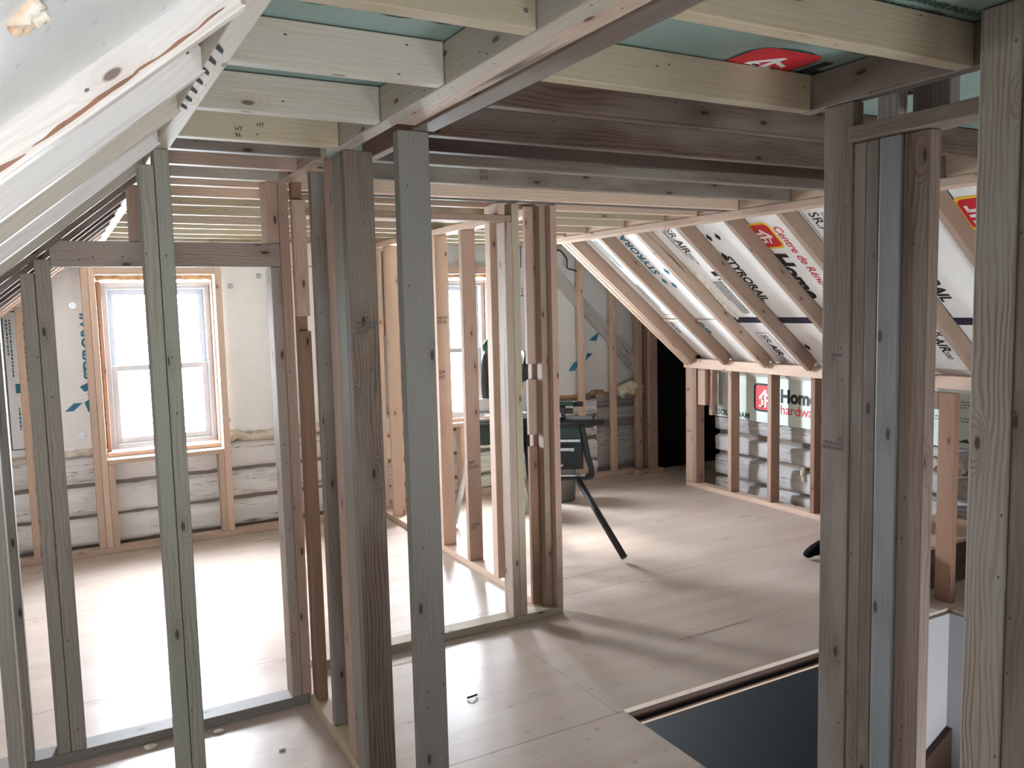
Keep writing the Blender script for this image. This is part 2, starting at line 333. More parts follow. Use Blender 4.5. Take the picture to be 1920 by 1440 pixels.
# slope frames: origin on the lower rafter edge line, e down the slope, u out of the room
_a = math.atan2(0.82, 1.0)
SL = {'R': (Vector((3.30, 0, 2.00)), Vector((math.cos(_a), 0, -math.sin(_a))), Vector((math.sin(_a), 0, math.cos(_a)))),
      'L': (Vector((0.305, 0, 2.02)), Vector((-math.cos(_a), 0, -math.sin(_a))), Vector((-math.sin(_a), 0, math.cos(_a))))}
def slope_into(bm, side, y, s, off, bevel=0.0):
    O, e, u = SL[side]
    return box_into(bm, O + e * s[0] + u * off[0] + Vector((0, y[0], 0)), (e, (0, 1, 0), u), (s[1] - s[0], y[1] - y[0], off[1] - off[0]), bevel)
def sboard(name, label, side, y, s, off, mat, cat, group=None, bevel=0.003):
    bm = bmesh.new(); slope_into(bm, side, y, s, off, bevel)
    o = recenter(link(name, bm, mat)); return tag(o, label, cat, group)
def cyl_into(bm, p0, p1, r0, r1=None, seg=16, caps=True):
    p0, p1 = Vector(p0), Vector(p1); r1 = r0 if r1 is None else r1
    d = (p1 - p0).normalized(); a = d.orthogonal().normalized(); b = d.cross(a)
    A = [bm.verts.new(p0 + (a * math.cos(t) + b * math.sin(t)) * r0) for t in [2 * math.pi * i / seg for i in range(seg)]]
    B = [bm.verts.new(p1 + (a * math.cos(t) + b * math.sin(t)) * r1) for t in [2 * math.pi * i / seg for i in range(seg)]]
    for i in range(seg):
        j = (i + 1) % seg; bm.faces.new((A[i], A[j], B[j], B[i]))
    if caps: bm.faces.new(A[::-1]); bm.faces.new(B)
def tube_into(bm, pts, r, seg=10, rfun=None):
    pts = [Vector(p) for p in pts]; rings = []
    prev = None
    for i, p in enumerate(pts):
        d = (pts[min(i + 1, len(pts) - 1)] - pts[max(i - 1, 0)]).normalized()
        a = d.orthogonal().normalized() if prev is None else (prev - d * prev.dot(d)).normalized()
        prev = a; b = d.cross(a); rr = []
        for k in range(seg):
            t = 2 * math.pi * k / seg; q = rfun(i, t) if rfun else 1.0
            rr.append(bm.verts.new(p + (a * math.cos(t) + b * math.sin(t)) * r * q))
        rings.append(rr)
    for i in range(len(rings) - 1):
        for k in range(seg):
            j = (k + 1) % seg; bm.faces.new((rings[i][k], rings[i][j], rings[i + 1][j], rings[i + 1][k]))
    bm.faces.new(rings[0][::-1]); bm.faces.new(rings[-1])
def smooth_path(pts, n=8):
    P = [Vector(p) for p in pts]; out = []
    for i in range(len(P) - 1):
        p0, p1, p2, p3 = P[max(i - 1, 0)], P[i], P[i + 1], P[min(i + 2, len(P) - 1)]
        for k in range(n):
            t = k / n
            out.append(0.5 * ((2 * p1) + (-p0 + p2) * t + (2 * p0 - 5 * p1 + 4 * p2 - p3) * t * t + (-p0 + 3 * p1 - 3 * p2 + p3) * t ** 3))
    out.append(P[-1]); return out
def bead(name, label, pts, r, mat='spray', cat='foam bead', seed=0):
    bm = bmesh.new(); path = smooth_path(pts, 10)
    path = [p + Vector((noise.noise(p * 9 + Vector((seed, 0, 0))), 0, noise.noise(p * 9 + Vector((0, seed, 5))))) * r * 0.7 for p in path]
    tube_into(bm, path, r, 10, lambda i, t: 0.75 + 0.7 * noise.noise(Vector((i * 0.33, math.cos(t) * 1.3 + seed, math.sin(t) * 1.3))) )
    o = recenter(link(name, bm, mat, smooth=True)); return tag(o, label, cat)

# flat printing ---------------------------------------------------------
class Frame:
    def __init__(s, o, x, y): s.o = Vector(o); s.x = Vector(x).normalized(); s.y = Vector(y).normalized(); s.n = s.x.cross(s.y)
    def p(s, u, v, h=0.0): return s.o + s.x * u + s.y * v + s.n * h
def poly_into(bm, F, pts, h):
    bm.faces.new([bm.verts.new(F.p(u, v, h)) for u, v in pts])
def text(F, body, size, mat, parent, h=0.0012, shear=0.0, off=0.0, name='printed_lettering', sx=1.0, space=1.0):
    cu = bpy.data.curves.new('t', 'FONT'); cu.body = body; cu.size = size; cu.shear = shear; cu.offset = off; cu.space_character = space
    cu.resolution_u = 3
    t = bpy.data.objects.new('t', cu); COL.objects.link(t)
    dg = bpy.context.evaluated_depsgraph_get(); dg.update()
    me = bpy.data.meshes.new_from_object(t.evaluated_get(dg)); bpy.data.objects.remove(t); bpy.data.curves.remove(cu)
    mt = Matrix(((F.x.x * sx, F.y.x, F.n.x, F.p(0, 0, h).x), (F.x.y * sx, F.y.y, F.n.y, F.p(0, 0, h).y), (F.x.z * sx, F.y.z, F.n.z, F.p(0, 0, h).z), (0, 0, 0, 1)))
    me.transform(mt); me.materials.clear(); me.materials.append(M[mat]); me.name = name
    o = bpy.data.objects.new(name, me); COL.objects.link(o)
    if parent: o.parent = parent; o.matrix_parent_inverse = Matrix.Translation(-parent.location) if parent.location.length else Matrix()
    return o
def printed(name, F, polys, mat, parent, h=0.0012):
    bm = bmesh.new()
    for p in polys: poly_into(bm, F, p, h)
    o = link(name, bm, mat); o.parent = parent; o.matrix_parent_inverse = Matrix.Translation(-parent.location)
    return o
def rrect(u0, v0, u1, v1, r, n=5):
    pts = []
    for cx_, cy_, a0 in ((u1 - r, v1 - r, 0), (u0 + r, v1 - r, 90), (u0 + r, v0 + r, 180), (u1 - r, v0 + r, 270)):
        for k in range(n + 1):
            a = math.radians(a0 + 90 * k / n); pts.append((cx_ + r * math.cos(a), cy_ + r * math.sin(a)))
    return pts
def strokes(segs, w):
    out = []
    for (x0, y0, x1, y1) in segs:
        d = Vector((x1 - x0, y1 - y0)); L = d.length or 1; nx, ny = -d.y / L * w / 2, d.x / L * w / 2
        out.append([(x0 + nx, y0 + ny), (x0 - nx, y0 - ny), (x1 - nx, y1 - ny), (x1 + nx, y1 + ny)])
    return out
def outline(u0, v0, u1, v1, w):
    return strokes([(u0, v0, u1, v0), (u1, v0, u1, v1), (u1, v1, u0, v1), (u0, v1, u0, v0)], w)
def smallprint(F, u0, v0, width, rows, pitch, mat, parent, seed=1, name='printed_small_text'):
    """rows of unreadable small print as tiny word-like dashes"""
    rnd = random.Random(seed); polys = []
    for r in range(rows):
        u = u0; v = v0 - r * pitch; end = u0 + width * (1 if r < rows - 1 else 0.6)
        while u < end:
            w = rnd.uniform(0.006, 0.022); polys.append([(u, v), (u + w, v), (u + w, v + pitch * 0.5), (u, v + pitch * 0.5)]); u += w + pitch * 0.35
    return printed(name, F, polys, mat, parent)
def house_logo(F, u, v, s, parent, border='yellowink', sy=1.0):
    """red rounded square with a white roof-and-h mark"""
    def T(pts): return [(u + a * s, v + b * s * sy) for a, b in pts]
    printed('logo_border', F, [T(rrect(-0.06, -0.06, 1.06, 1.06, 0.2))], border, parent, 0.0010)
    printed('logo_square', F, [T(rrect(0.02, 0.02, 0.98, 0.98, 0.16))], 'redink', parent, 0.0016)
    w = [[(0.22, 0.52), (0.5, 0.80), (0.5, 0.66), (0.36, 0.52)], [(0.22, 0.52), (0.44, 0.52), (0.44, 0.43), (0.22, 0.43)],
         [(0.34, 0.12), (0.44, 0.12), (0.44, 0.48), (0.34, 0.48)], [(0.22, 0.12), (0.44, 0.12), (0.44, 0.2), (0.22, 0.2)],
         [(0.50, 0.12), (0.60, 0.12), (0.60, 0.82), (0.50, 0.82)], [(0.60, 0.44), (0.78, 0.44), (0.78, 0.35), (0.60, 0.35)],
         [(0.70, 0.12), (0.79, 0.12), (0.79, 0.44), (0.70, 0.44)], [(0.60, 0.68), (0.84, 0.56), (0.84, 0.48), (0.60, 0.60)]]
    printed('logo_house_mark', F, [T(p) for p in w], 'whiteink', parent, 0.0022)
def diamonds(F, parent, pts, s, mat):
    ps = []
    for (u, v, k) in pts:
        ps.append([(u, v), (u + s * 0.5, v + s * 0.28 * k), (u + s, v), (u + s * 0.5, v - s * 0.28 * k)])
    return printed('printed_pattern', F, ps, mat, parent)
def stampmark(parent, F, w=0.07, lines=('SPF', 'S-DRY'), size=0.02):
    for i, t in enumerate(lines): text(F, t, size, 'stamp', parent, h=0.0008, name='grade_stamp') if i == 0 else text(Frame(F.p(0, -size * 1.05 * i), F.x, F.y), t, size, 'stamp', parent, h=0.0008, name='grade_stamp')
def hardware_nails(parent, pts, r=0.006):
    pass

# ================================================================== THE SETTING
# floor with the stair opening (x 1.80..3.79, y < 2.47)
bm = bmesh.new()
for x, y in (((-1.3, 1.80), (-1.7, 6.3)), ((1.80, 3.79), (2.47, 6.3)), ((3.79, 6.2), (-1.7, 6.3)), ((1.80, 3.79), (-1.7, -0.9))):
    bx(bm, x, y, (-0.018, 0.0))
fl = tag(link('floor', bm, 'floor'), kind='structure')
bm = bmesh.new()
bx(bm, (1.78, 3.80), (2.475, 2.51), (-0.25, -0.0185)); bx(bm, (1.765, 1.798), (-0.9, 2.51), (-0.25, -0.0185)); bx(bm, (3.792, 3.83), (-0.9, 2.51), (-0.25, -0.0185))
bx(bm, (1.78, 3.80), (-0.94, -0.9), (-0.25, -0.0185))
tag(link('trim_1', bm, 'darkbrown'), kind='structure')
def _fl():
    G = Frame((2.40, 2.86, 0.0002), (1, 0.02, 0), (0, 1, 0)); smallprint(G, 0, 0, 0.75, 1, 0.018, 'floorink', fl, 51)
    G = Frame((2.35, 3.86, 0.0002), (1, 0.02, 0), (0, 1, 0)); smallprint(G, 0, 0, 0.7, 1, 0.016, 'floorink', fl, 52)
    G = Frame((1.12, 3.30, 0.0002), (1, 0.02, 0), (0, 1, 0)); smallprint(G, 0, 0, 0.3, 1, 0.018, 'floorink', fl, 53)
    G = Frame((0.10, 4.05, 0.0002), (1, 0.02, 0), (0, 1, 0)); smallprint(G, 0, 0, 0.5, 1, 0.018, 'floorink', fl, 54)
_fl()
# stairwell
def slab(name, x, y, z, mat, kind='structure'):
    bm = bmesh.new(); bx(bm, x, y, z); return tag(link(name, bm, mat), kind=kind)
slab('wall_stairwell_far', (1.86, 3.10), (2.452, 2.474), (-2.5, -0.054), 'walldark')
slab('wall_stairwell_white', (3.10, 3.789), (2.452, 2.474), (-2.5, -0.02), 'drywall')
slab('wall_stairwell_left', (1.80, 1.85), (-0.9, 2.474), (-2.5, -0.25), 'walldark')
slab('wall_stairwell_right', (3.772, 3.791), (-0.9, 2.452), (-2.5, -0.019), 'drywall')
bm = bmesh.new()
for x, z in (((1.8, 2.4), (-2.5, -0.25)), ((3.4, 3.79), (-2.5, -0.25)), ((2.4, 3.4), (-2.5, -1.95)), ((2.4, 3.4), (-0.65, -0.25))): bx(bm, x, (-0.92, -0.895), z)
tag(link('wall_stairwell_near', bm, 'drywall'), kind='structure')  # the gap in this wall is added to let light onto the stairs
slab('floor_lower', (1.8, 3.79), (-0.9, 2.46), (-2.52, -2.5), 'brown')
bm = bmesh.new(); bx(bm, (1.862, 3.10), (2.440, 2.4515), (-0.062, -0.054))
tag(link('trim_2', bm, 'fresh'), kind='structure')
# dark stairs going down against the white stairwell wall
st = empty('staircase', (3.3, 1.9, -2.5)); tag(st, 'dark brown stairs with skirt board, at the bottom of the opening beside white drywall', 'stairs')
bm = bmesh.new()
v = [(3.05, -1.22), (3.05, -0.98), (3.771, -0.60), (3.771, -0.95)]
a = [bm.verts.new((x, 2.42, z)) for x, z in v]; b_ = [bm.verts.new((x, 2.451, z)) for x, z in v]
bm.faces.new(a); bm.faces.new(b_[::-1])
for i in range(4): bm.faces.new((a[i], b_[i], b_[(i + 1) % 4], a[(i + 1) % 4]))
bmesh.ops.recalc_face_normals(bm, faces=bm.faces)
o = link('skirt_board', bm, 'darkbrown'); o.parent = st; o.matrix_parent_inverse = Matrix.Translation(-st.location)
for i in range(5):
    bm = bmesh.new(); z = -0.86 - 0.19 * i; x0 = 3.771 - 0.25 * (i + 1)
    bx(bm, (x0, x0 + 0.27), (1.55, 2.418), (z - 0.035, z), 0.004)
    o = link('tread', bm, 'darkbrown'); o.parent = st; o.matrix_parent_inverse = Matrix.Translation(-st.location)
    bm = bmesh.new(); bx(bm, (x0 + 0.02, x0 + 0.035), (1.56, 2.417), (z - 0.19, z - 0.0355))
    o = link('riser', bm, 'darkbrown'); o.parent = st; o.matrix_parent_inverse = Matrix.Translation(-st.location)

# ceiling film above the joists
bm = bmesh.new(); bx(bm, (0.20, 3.42), (-1.7, 6.3), (2.113, 2.16))
ceil = tag(link('ceiling', bm, 'film'), kind='structure')
for f in ceil.data.polygons: pass
F = Frame((0, 0, 2.1128), (1, 0, 0), (0, -1, 0))
def up(F_, u, v): return Frame(F_.p(u, v), F_.x, F_.y)
def rounded_blob(u0, v0, u1, v1, n=28):
    pts = []
    for k in range(n):
        a = 2 * math.pi * k / n
        ex = 0.5 * (abs(math.cos(a)) ** 0.6) * math.copysign(1, math.cos(a)); ey = 0.5 * (abs(math.sin(a)) ** 0.6) * math.copysign(1, math.sin(a))
        w_ = 1 + 0.05 * math.sin(a * 5)
        pts.append(((u0 + u1) / 2 + ex * (u1 - u0) * w_, (v0 + v1) / 2 + ey * (v1 - v0) * w_))
    return pts
def ceiling_logo(u, v, s, parent):
    printed('logo_border', F, [rounded_blob(u - 0.02 * s / .2, v - 0.02 * s / .2, u + s * 1.10, v + s * 1.10)], 'greenink', parent, 0.0006)
    house_logo(F, u, v, s, parent, border='redink')
ceiling_logo(1.445, -1.60, 0.185, ceil)
text(up(F, 1.655, -1.575), 'Home', 0.20, 'black', ceil, off=0.006)
ceiling_logo(2.05, -2.03, 0.21, ceil)
text(up(F, 2.29, -2.0), 'Home', 0.20, 'black', ceil, off=0.006)
text(up(F, 1.22, -1.105), 'POUR PARE-VAPEUR ISOLANT CANADA', 0.022, 'greenink', ceil)
text(up(F, 1.34, -1.075), 'VAPOUR BARRIER INSULATION', 0.030, 'greenink', ceil, off=0.0005)
# big dark green letter curves on the left film
def arc_band(cu, cv, r0, r1, a0, a1, n=16):
    P_ = []
    for k in range(n):
        t0 = math.radians(a0 + (a1 - a0) * k / n); t1 = math.radians(a0 + (a1 - a0) * (k + 1) / n)
        P_.append([(cu + r0 * math.cos(t0), cv + r0 * math.sin(t0)), (cu + r1 * math.cos(t0), cv + r1 * math.sin(t0)), (cu + r1 * math.cos(t1), cv + r1 * math.sin(t1)), (cu + r0 * math.cos(t1), cv + r0 * math.sin(t1))])
    return P_
bands = arc_band(0.46, -1.50, 0.050, 0.068, 150, 390) + arc_band(0.62, -1.50, 0.055, 0.072, 160, 380) + arc_band(0.715, -1.52, 0.02, 0.050, 120, 350)
printed('printed_big_letters', F, bands, 'greenink', ceil, 0.0010)

# roof deck beyond the insulation
bm = bmesh.new()
slope_into(bm, 'L', (-1.7, 6.3), (-0.25, 1.72), (0.145, 0.19))
slope_into(bm, 'R', (-1.7, 5.24), (-0.3, 3.0), (0.145, 0.19))
slope_into(bm, 'R', (5.24, 6.3), (-0.6, 3.7), (0.62, 0.66)); slope_into(bm, 'R', (5.241, 5.262), (-0.6, 3.7), (0.146, 0.64))
bx(bm, (2.9, 6.3), (5.235, 5.275), (2.165, 2.75)); bx(bm, (3.0, 3.45), (5.24, 6.3), (2.165, 2.6))
tag(link('ceiling_roof_deck', bm, 'void'), kind='structure')
bm = bmesh.new(); slope_into(bm, 'R', (5.28, 6.25), (-0.15, 2.9), (0.57, 0.615)); tag(link('ceiling_far_bay', bm, 'foamgrey'), kind='structure')

def log_mesh(name, axis, a0, a1, front, courses, mat, depth=0.13, parent=None, seed=0):
    """rounded hewn logs; axis 'x' = along x facing -y, 'y' = along y facing -x"""
    bm = bmesh.new(); uvl = bm.loops.layers.uv.verify()
    n = int((a1 - a0) / 0.05); m_ = 8
    for ci, (z0, z1) in enumerate(courses):
        G = []
        for i in range(n + 1):
            row = []; a = a0 + (a1 - a0) * i / n
            for j in range(m_ + 1):
                t = j / m_; ang = math.pi * (t - 0.5)
                edge = (1 - math.cos(ang))
                nz = noise.noise(Vector((a * 2.1, t * 2.2 + ci * 7 + seed, seed))) * 0.013 + noise.noise(Vector((a * 9, t * 6 + ci * 3, seed + 9))) * 0.006
                dpt = front + 0.05 * edge ** 5 + nz + (0.03 if j in (0, m_) else 0)
                wob = (noise.noise(Vector((a * 1.3, ci * 5.1 + (3 if t > 0.5 else 0), seed))) * 0.012 + noise.noise(Vector((a * 11, ci * 5.1 + (3 if t > 0.5 else 0), seed))) * 0.007) * abs(2 * t - 1)
                z = z0 + (z1 - z0) * t + wob
                row.append(bm.verts.new((a, dpt, z) if axis == 'x' else (dpt, a, z)))
            G.append(row)
        for i in range(n):
            for j in range(m_):
                q = (G[i][j], G[i + 1][j], G[i + 1][j + 1], G[i][j + 1])
                if axis == 'y': q = q[::-1]
                f = bm.faces.new(q)
                for lp, (ii, jj) in zip(f.loops, ([(i, j), (i + 1, j), (i + 1, j + 1), (i, j + 1)] if axis == 'x' else [(i, j + 1), (i + 1, j + 1), (i + 1, j), (i, j)])):
                    lp[uvl].uv = (a0 + (a1 - a0) * ii / n, z0 + (z1 - z0) * jj / m_ + ci * 0.7)
    o = link(name, bm, mat, parent, smooth=True)
    return o

# far gable wall: backing with two window openings, whitewashed logs below the foam
bm = bmesh.new()
W1 = (0.25, 0.985, 0.61, 1.79); W2 = (2.43, 3.19, 0.61, 1.79)
for x, z in (((-1.3, W1[0]), (-0.02, 3)), ((W1[1], W2[0]), (-0.02, 3)), ((W2[1], 6.3), (-0.02, 3)), ((W1[0], W1[1]), (-0.02, W1[2])), ((W1[0], W1[1]), (W1[3], 3)), ((W2[0], W2[1]), (-0.02, W2[2])), ((W2[0], W2[1]), (W2[3], 3))):
    bx(bm, x, (6.19, 6.30), z)
wb = tag(link('wall_back', bm, 'logdark'), kind='structure')
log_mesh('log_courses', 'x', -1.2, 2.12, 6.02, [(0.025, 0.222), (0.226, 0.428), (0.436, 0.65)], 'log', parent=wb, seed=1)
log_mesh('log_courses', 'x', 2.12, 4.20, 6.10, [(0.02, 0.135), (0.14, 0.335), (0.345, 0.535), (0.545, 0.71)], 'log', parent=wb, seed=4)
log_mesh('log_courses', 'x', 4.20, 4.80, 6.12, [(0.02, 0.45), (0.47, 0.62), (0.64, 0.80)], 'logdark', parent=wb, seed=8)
bm = bmesh.new(); bx(bm, (-1.2, 2.12), (6.075, 6.19), (0, 0.61)); bx(bm, (2.12, 6.2), (6.15, 6.19), (0, 0.61)); link('chinking', bm, 'chink', wb)
# knee wall logs on the right
bm = bmesh.new(); bx(bm, (4.86, 4.95), (-1.7, 5.24), (-0.02, 1.2)); wr = tag(link('wall_right', bm, 'logdark'), kind='structure')
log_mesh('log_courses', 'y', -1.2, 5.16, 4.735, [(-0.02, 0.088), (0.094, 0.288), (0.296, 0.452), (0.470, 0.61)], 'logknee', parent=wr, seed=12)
bm = bmesh.new(); bx(bm, (4.79, 4.86), (-1.2, 5.16), (0, 0.6)); link('chinking', bm, 'chink', wr)
# crawl space beyond the knee wall door, left knee wall, rear gable
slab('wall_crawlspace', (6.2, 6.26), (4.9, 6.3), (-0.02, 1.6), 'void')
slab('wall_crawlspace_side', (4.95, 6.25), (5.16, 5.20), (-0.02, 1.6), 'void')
slab('wall_crawlspace_back', (4.82, 6.2), (6.02, 6.06), (-0.02, 2.2), 'void')  # added dark panel, makes the door opening read as deep shade
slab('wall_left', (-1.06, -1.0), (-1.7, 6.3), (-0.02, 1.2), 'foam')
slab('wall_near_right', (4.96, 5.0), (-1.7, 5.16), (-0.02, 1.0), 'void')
bm = bmesh.new()
for x, z in (((-1.3, -0.51), (-0.02, 3)), ((0.41, 6.2), (-0.02, 3)), ((-0.51, 0.41), (-0.02, 0.54)), ((-0.51, 0.41), (1.32, 3))):
    bx(bm, x, (-0.62, -0.5), z)
tag(link('wall_near', bm, 'foam'), kind='structure')

def window(num, x0, x1, z0, z1, y):
    """white vinyl double-hung unit facing the room (-y)"""
    w = empty('window_%d' % num, ((x0 + x1) / 2, y, z0)); w['kind'] = 'structure'
    def part(name, boxes, mat, bev=0.003):
        bm = bmesh.new()
        for b in boxes: bx(bm, *b, bev)
        o = link(name, bm, mat); o.parent = w; o.matrix_parent_inverse = Matrix.Translation(-w.location); return o
    t = 0.035
    part('window_frame', [((x0, x0 + t), (y, y + .10), (z0, z1)), ((x1 - t, x1), (y, y + .10), (z0, z1)), ((x0 + t, x1 - t), (y, y + .10), (z1 - t, z1)), ((x0 + t, x1 - t), (y, y + .10), (z0, z0 + t)),
                          ((x0 - .012, x1 + .012), (y - .012, y), (z1 - .012, z1 + .012))], 'vinyl')
    zm = z0 + (z1 - z0) * 0.49
    a0, a1 = x0 + t, x1 - t; s = 0.038
    for nm, (b0, b1), yy in (('upper_sash', (zm - 0.02, z1 - t), y + .055), ('lower_sash', (z0 + t, zm + 0.02), y + .018)):
        part(nm, [((a0, a0 + s), (yy, yy + .032), (b0, b1)), ((a1 - s, a1), (yy, yy + .032), (b0, b1)), ((a0 + s, a1 - s), (yy, yy + .032), (b1 - s, b1)), ((a0 + s, a1 - s), (yy, yy + .032), (b0, b0 + s))], 'vinyl')
        bm = bmesh.new(); vs = [bm.verts.new(p) for p in ((a0 + s, yy + .016, b0 + s), (a1 - s, yy + .016, b0 + s), (a1 - s, yy + .016, b1 - s), (a0 + s, yy + .016, b1 - s))]; bm.faces.new(vs)
        o = link('glass_pane', bm, 'glass'); o.parent = w; o.matrix_parent_inverse = Matrix.Translation(-w.location)
    # wooden liner round the hole and sloping sill
    part('window_sill', [((x0 - .03, x1 + .03), (y - .12, y), (z0 - .03, z0))], 'fresh')
    part('wood_liner', [((x0 - .024, x0 - .001), (y - .09, y + .1), (z0, z1 + .02)), ((x1 + .001, x1 + .024), (y - .09, y + .1), (z0, z1 + .02))], 'red')
    return w
window(1, 0.277, 0.957, 0.645, 1.745, 6.10)
window(2, 2.46, 3.14, 0.645, 1.745, 6.18)
window(3, -0.48, 0.38, 0.57, 1.29, -0.61)

# ================================================================== FOAM BOARDS
def foam_rect(name, label, x, y, z, mat='foam', cat='foam board', group=None):
    return board(name, label, x, y, z, mat, cat, group, bevel=0.002)
fb1 = foam_rect('foam_board', 'white foam board with blue lettering left of the left window', (-0.99, -0.02), (6.02, 6.07), (0.665, 2.10))
fb1b = foam_rect('foam_board', 'narrow white foam board with vertical blue lettering beside left window studs', (0.0, 0.235), (6.00, 6.05), (0.66, 2.10))
fb2 = foam_rect('foam_board', 'white foam board right of the left window, above the logs', (1.00, 2.06), (6.01, 6.06), (0.70, 1.855))
fb2t = foam_rect('foam_board', 'white foam strip above the left window, under the joists', (0.26, 2.06), (6.015, 6.065), (1.862, 2.11))
fb3 = foam_rect('foam_board', 'grey foam board above the right window', (2.16, 3.26), (6.10, 6.15), (1.86, 2.11), 'foamgrey')
fb4 = foam_rect('foam_board', 'grey foam board right of the right window with diagonal old beam across it', (3.27, 4.48), (6.08, 6.13), (0.75, 2.11), 'foamgrey')
fb5 = foam_rect('foam_board', 'dark grey foam board in the far right corner above the sooty logs', (4.49, 4.81), (6.10, 6.15), (0.82, 2.0), 'foamgrey')
# lettering on the left board
F = Frame((0, 6.0195, 0), (1, 0, 0), (0, 0, 1))
printed('printed_frame', F, outline(-0.285, 0.715, -0.02, 1.58, 0.006), 'black', fb1)
V = lambda x, z: Frame((x, 6.0195, z), (0, 0, -1), (1, 0, 0))
text(V(-0.175, 1.52), 'SR.AIR 200', 0.085, 'blueink', fb1, off=0.0012)
smallprint(V(-0.25, 1.53), 0, 0, 0.34, 2, 0.018, 'blueink', fb1, 3)
smallprint(V(-0.215, 0.98), 0, 0, 0.24, 2, 0.018, 'blueink', fb1, 4)
smallprint(V(-0.12, 0.98), 0, 0, 0.24, 3, 0.018, 'blueink', fb1, 5)
printed('printed_blue_label', F, [[(-0.24, 1.07), (-0.19, 1.07), (-0.19, 1.13), (-0.24, 1.13)]], 'blueink', fb1)
printed('printed_symbol_box', F, outline(-0.165, 1.075, -0.12, 1.125, 0.003), 'blueink', fb1)
F = Frame((0, 5.9995, 0), (1, 0, 0), (0, 0, 1))
text(Frame((0.205, 5.9995, 1.135), (0, 0, 1), (-1, 0, 0)), 'STYRORAIL', 0.088, 'blueink', fb1b, off=0.003)
printed('printed_pattern', F, [[(0.02, 0.935), (0.075, 0.985), (0.125, 0.985), (0.07, 0.935)], [(0.135, 0.985), (0.185, 1.02), (0.195, 0.97), (0.155, 0.92)],
                                [(0.115, 1.09), (0.165, 1.115), (0.185, 1.07), (0.14, 1.055)], [(0.15, 1.04), (0.19, 1.05), (0.195, 1.02)]], 'blueink', fb1b)
for (x, z, p) in ((0.108, 1.61, fb1b), (0.102, 0.775, fb1b)):
    bm = bmesh.new(); cyl_into(bm, (x, 5.999, z), (x, 5.994, z), 0.022, seg=14); cyl_into(bm, (x, 5.994, z), (x, 5.990, z), 0.009, seg=8)
    o = link('screw_washer', bm, 'steel'); o.parent = p; o.matrix_parent_inverse = Matrix.Translation(-p.location)
for (x, z) in ((1.085, 1.72), (1.28, 1.79), (1.35, 0.82), (1.02, 0.79)):
    bm = bmesh.new(); bx(bm, (x - .016, x + .016), (6.004, 6.009), (z - .016, z + .016), .003); cyl_into(bm, (x, 6.004, z), (x, 6.000, z), 0.008, seg=8)
    o = link('screw_washer', bm, 'steel'); o.parent = fb2; o.matrix_parent_inverse = Matrix.Translation(-fb2.location)
F = Frame((0, 6.0795, 0), (1, 0, 0), (0, 0, 1))
printed('printed_pattern', F, [[(3.89, 0.96), (3.96, 0.96), (4.02, 1.035), (3.95, 1.035)], [(4.07, 1.04), (4.15, 1.10), (4.09, 1.11)], [(4.11, 1.22), (4.19, 1.21), (4.22, 1.29)]], 'blueink', fb4)
printed('printed_frame', F, outline(3.30, 1.86, 3.44, 2.06, 0.008) + strokes([(3.3, 1.62, 3.5, 1.62)] + [(3.34 + .035 * k, 1.62, 3.34 + .035 * k, 1.69) for k in range(5)], 0.006), 'black', fb4)

# knee wall: green tinted foam behind the studs
kf1 = foam_rect('foam_board', 'pale green foam board with a red shop logo behind the knee wall studs', (4.72, 4.75), (3.35, 5.17), (0.60, 1.12), 'foamgreen')
kf2 = foam_rect('foam_board', 'pale green foam board with small green print behind the right posts', (4.722, 4.752), (0.6, 3.34), (0.62, 1.12), 'foamgreen')
K = lambda y, z: Frame((4.7195, y, z), (0, -1, 0), (0, 0, 1))
def khouse(F_, parent):
    pass
house_logo(K(4.70, 0.695), 0, 0, 0.195, kf1, border='black', sy=1.0)
text(K(4.445, 0.775), 'Home', 0.135, 'black', kf1, off=0.006)
text(K(4.445, 0.685), 'hardware', 0.105, 'redink', kf1, off=0.0005)
text(K(5.13, 0.617), 'ISOLOFOAM', 0.060, 'greenink', kf1, off=0.002, sx=1.12)
K2 = Frame((4.7215, 3.30, 0.90), (0, -1, 0), (0, 0, 1))
smallprint(K2, 0, 0, 0.5, 3, 0.018, 'greytext', kf2, 9); smallprint(K2, 0, -0.10, 0.5, 2, 0.018, 'greytext', kf2, 10)
printed('printed_green_marks', K2, [[(0.0, -0.24), (0.07, -0.24), (0.05, -0.22), (0.01, -0.22)], [(0.25, -0.24), (0.33, -0.24), (0.31, -0.215)]], 'greenink', kf2)

# right slope bays
RY = [5.124, 4.743, 4.336, 3.931, 3.517, 3.129, 2.720, 2.300, 1.900, 1.500, 1.100, 0.700]
bay_lab = ['farthest right slope bay', 'second right slope bay from the far end', 'third right slope bay from the far end', 'fourth right slope bay from the far end',
           'right slope bay holding the red and yellow logo', 'right slope bay just left of the big right post', 'right slope bay seen low between the right posts', 'right slope bay seen high between the right posts']
up_, lo_ = {}, {}
for i in range(len(RY) - 1):
    y0, y1 = RY[i + 1] + 0.040, RY[i] - 0.002
    lab = bay_lab[i] if i < len(bay_lab) else ['ninth', 'tenth', 'eleventh'][i - 8] + ' right slope bay from the far end'
    up_[i] = sboard('foam_board', 'white upper foam board in the ' + lab, 'R', (y0, y1), (-0.05, 1.035), (0.089, 0.14), 'foam', 'foam board')
    lo_[i] = sboard('foam_board', 'white lower foam board in the ' + lab, 'R', (y0, y1), (1.055, 1.78), (0.089, 0.14), 'foam', 'foam board')
O_, e_, u_ = SL['R']
def RF(y, s, flip=False, off=0.0885):
    o = O_ + e_ * s + u_ * off + Vector((0, y, 0))
    return Frame(o, e_, (0, -1, 0)) if not flip else Frame(o, -e_, (0, 1, 0))
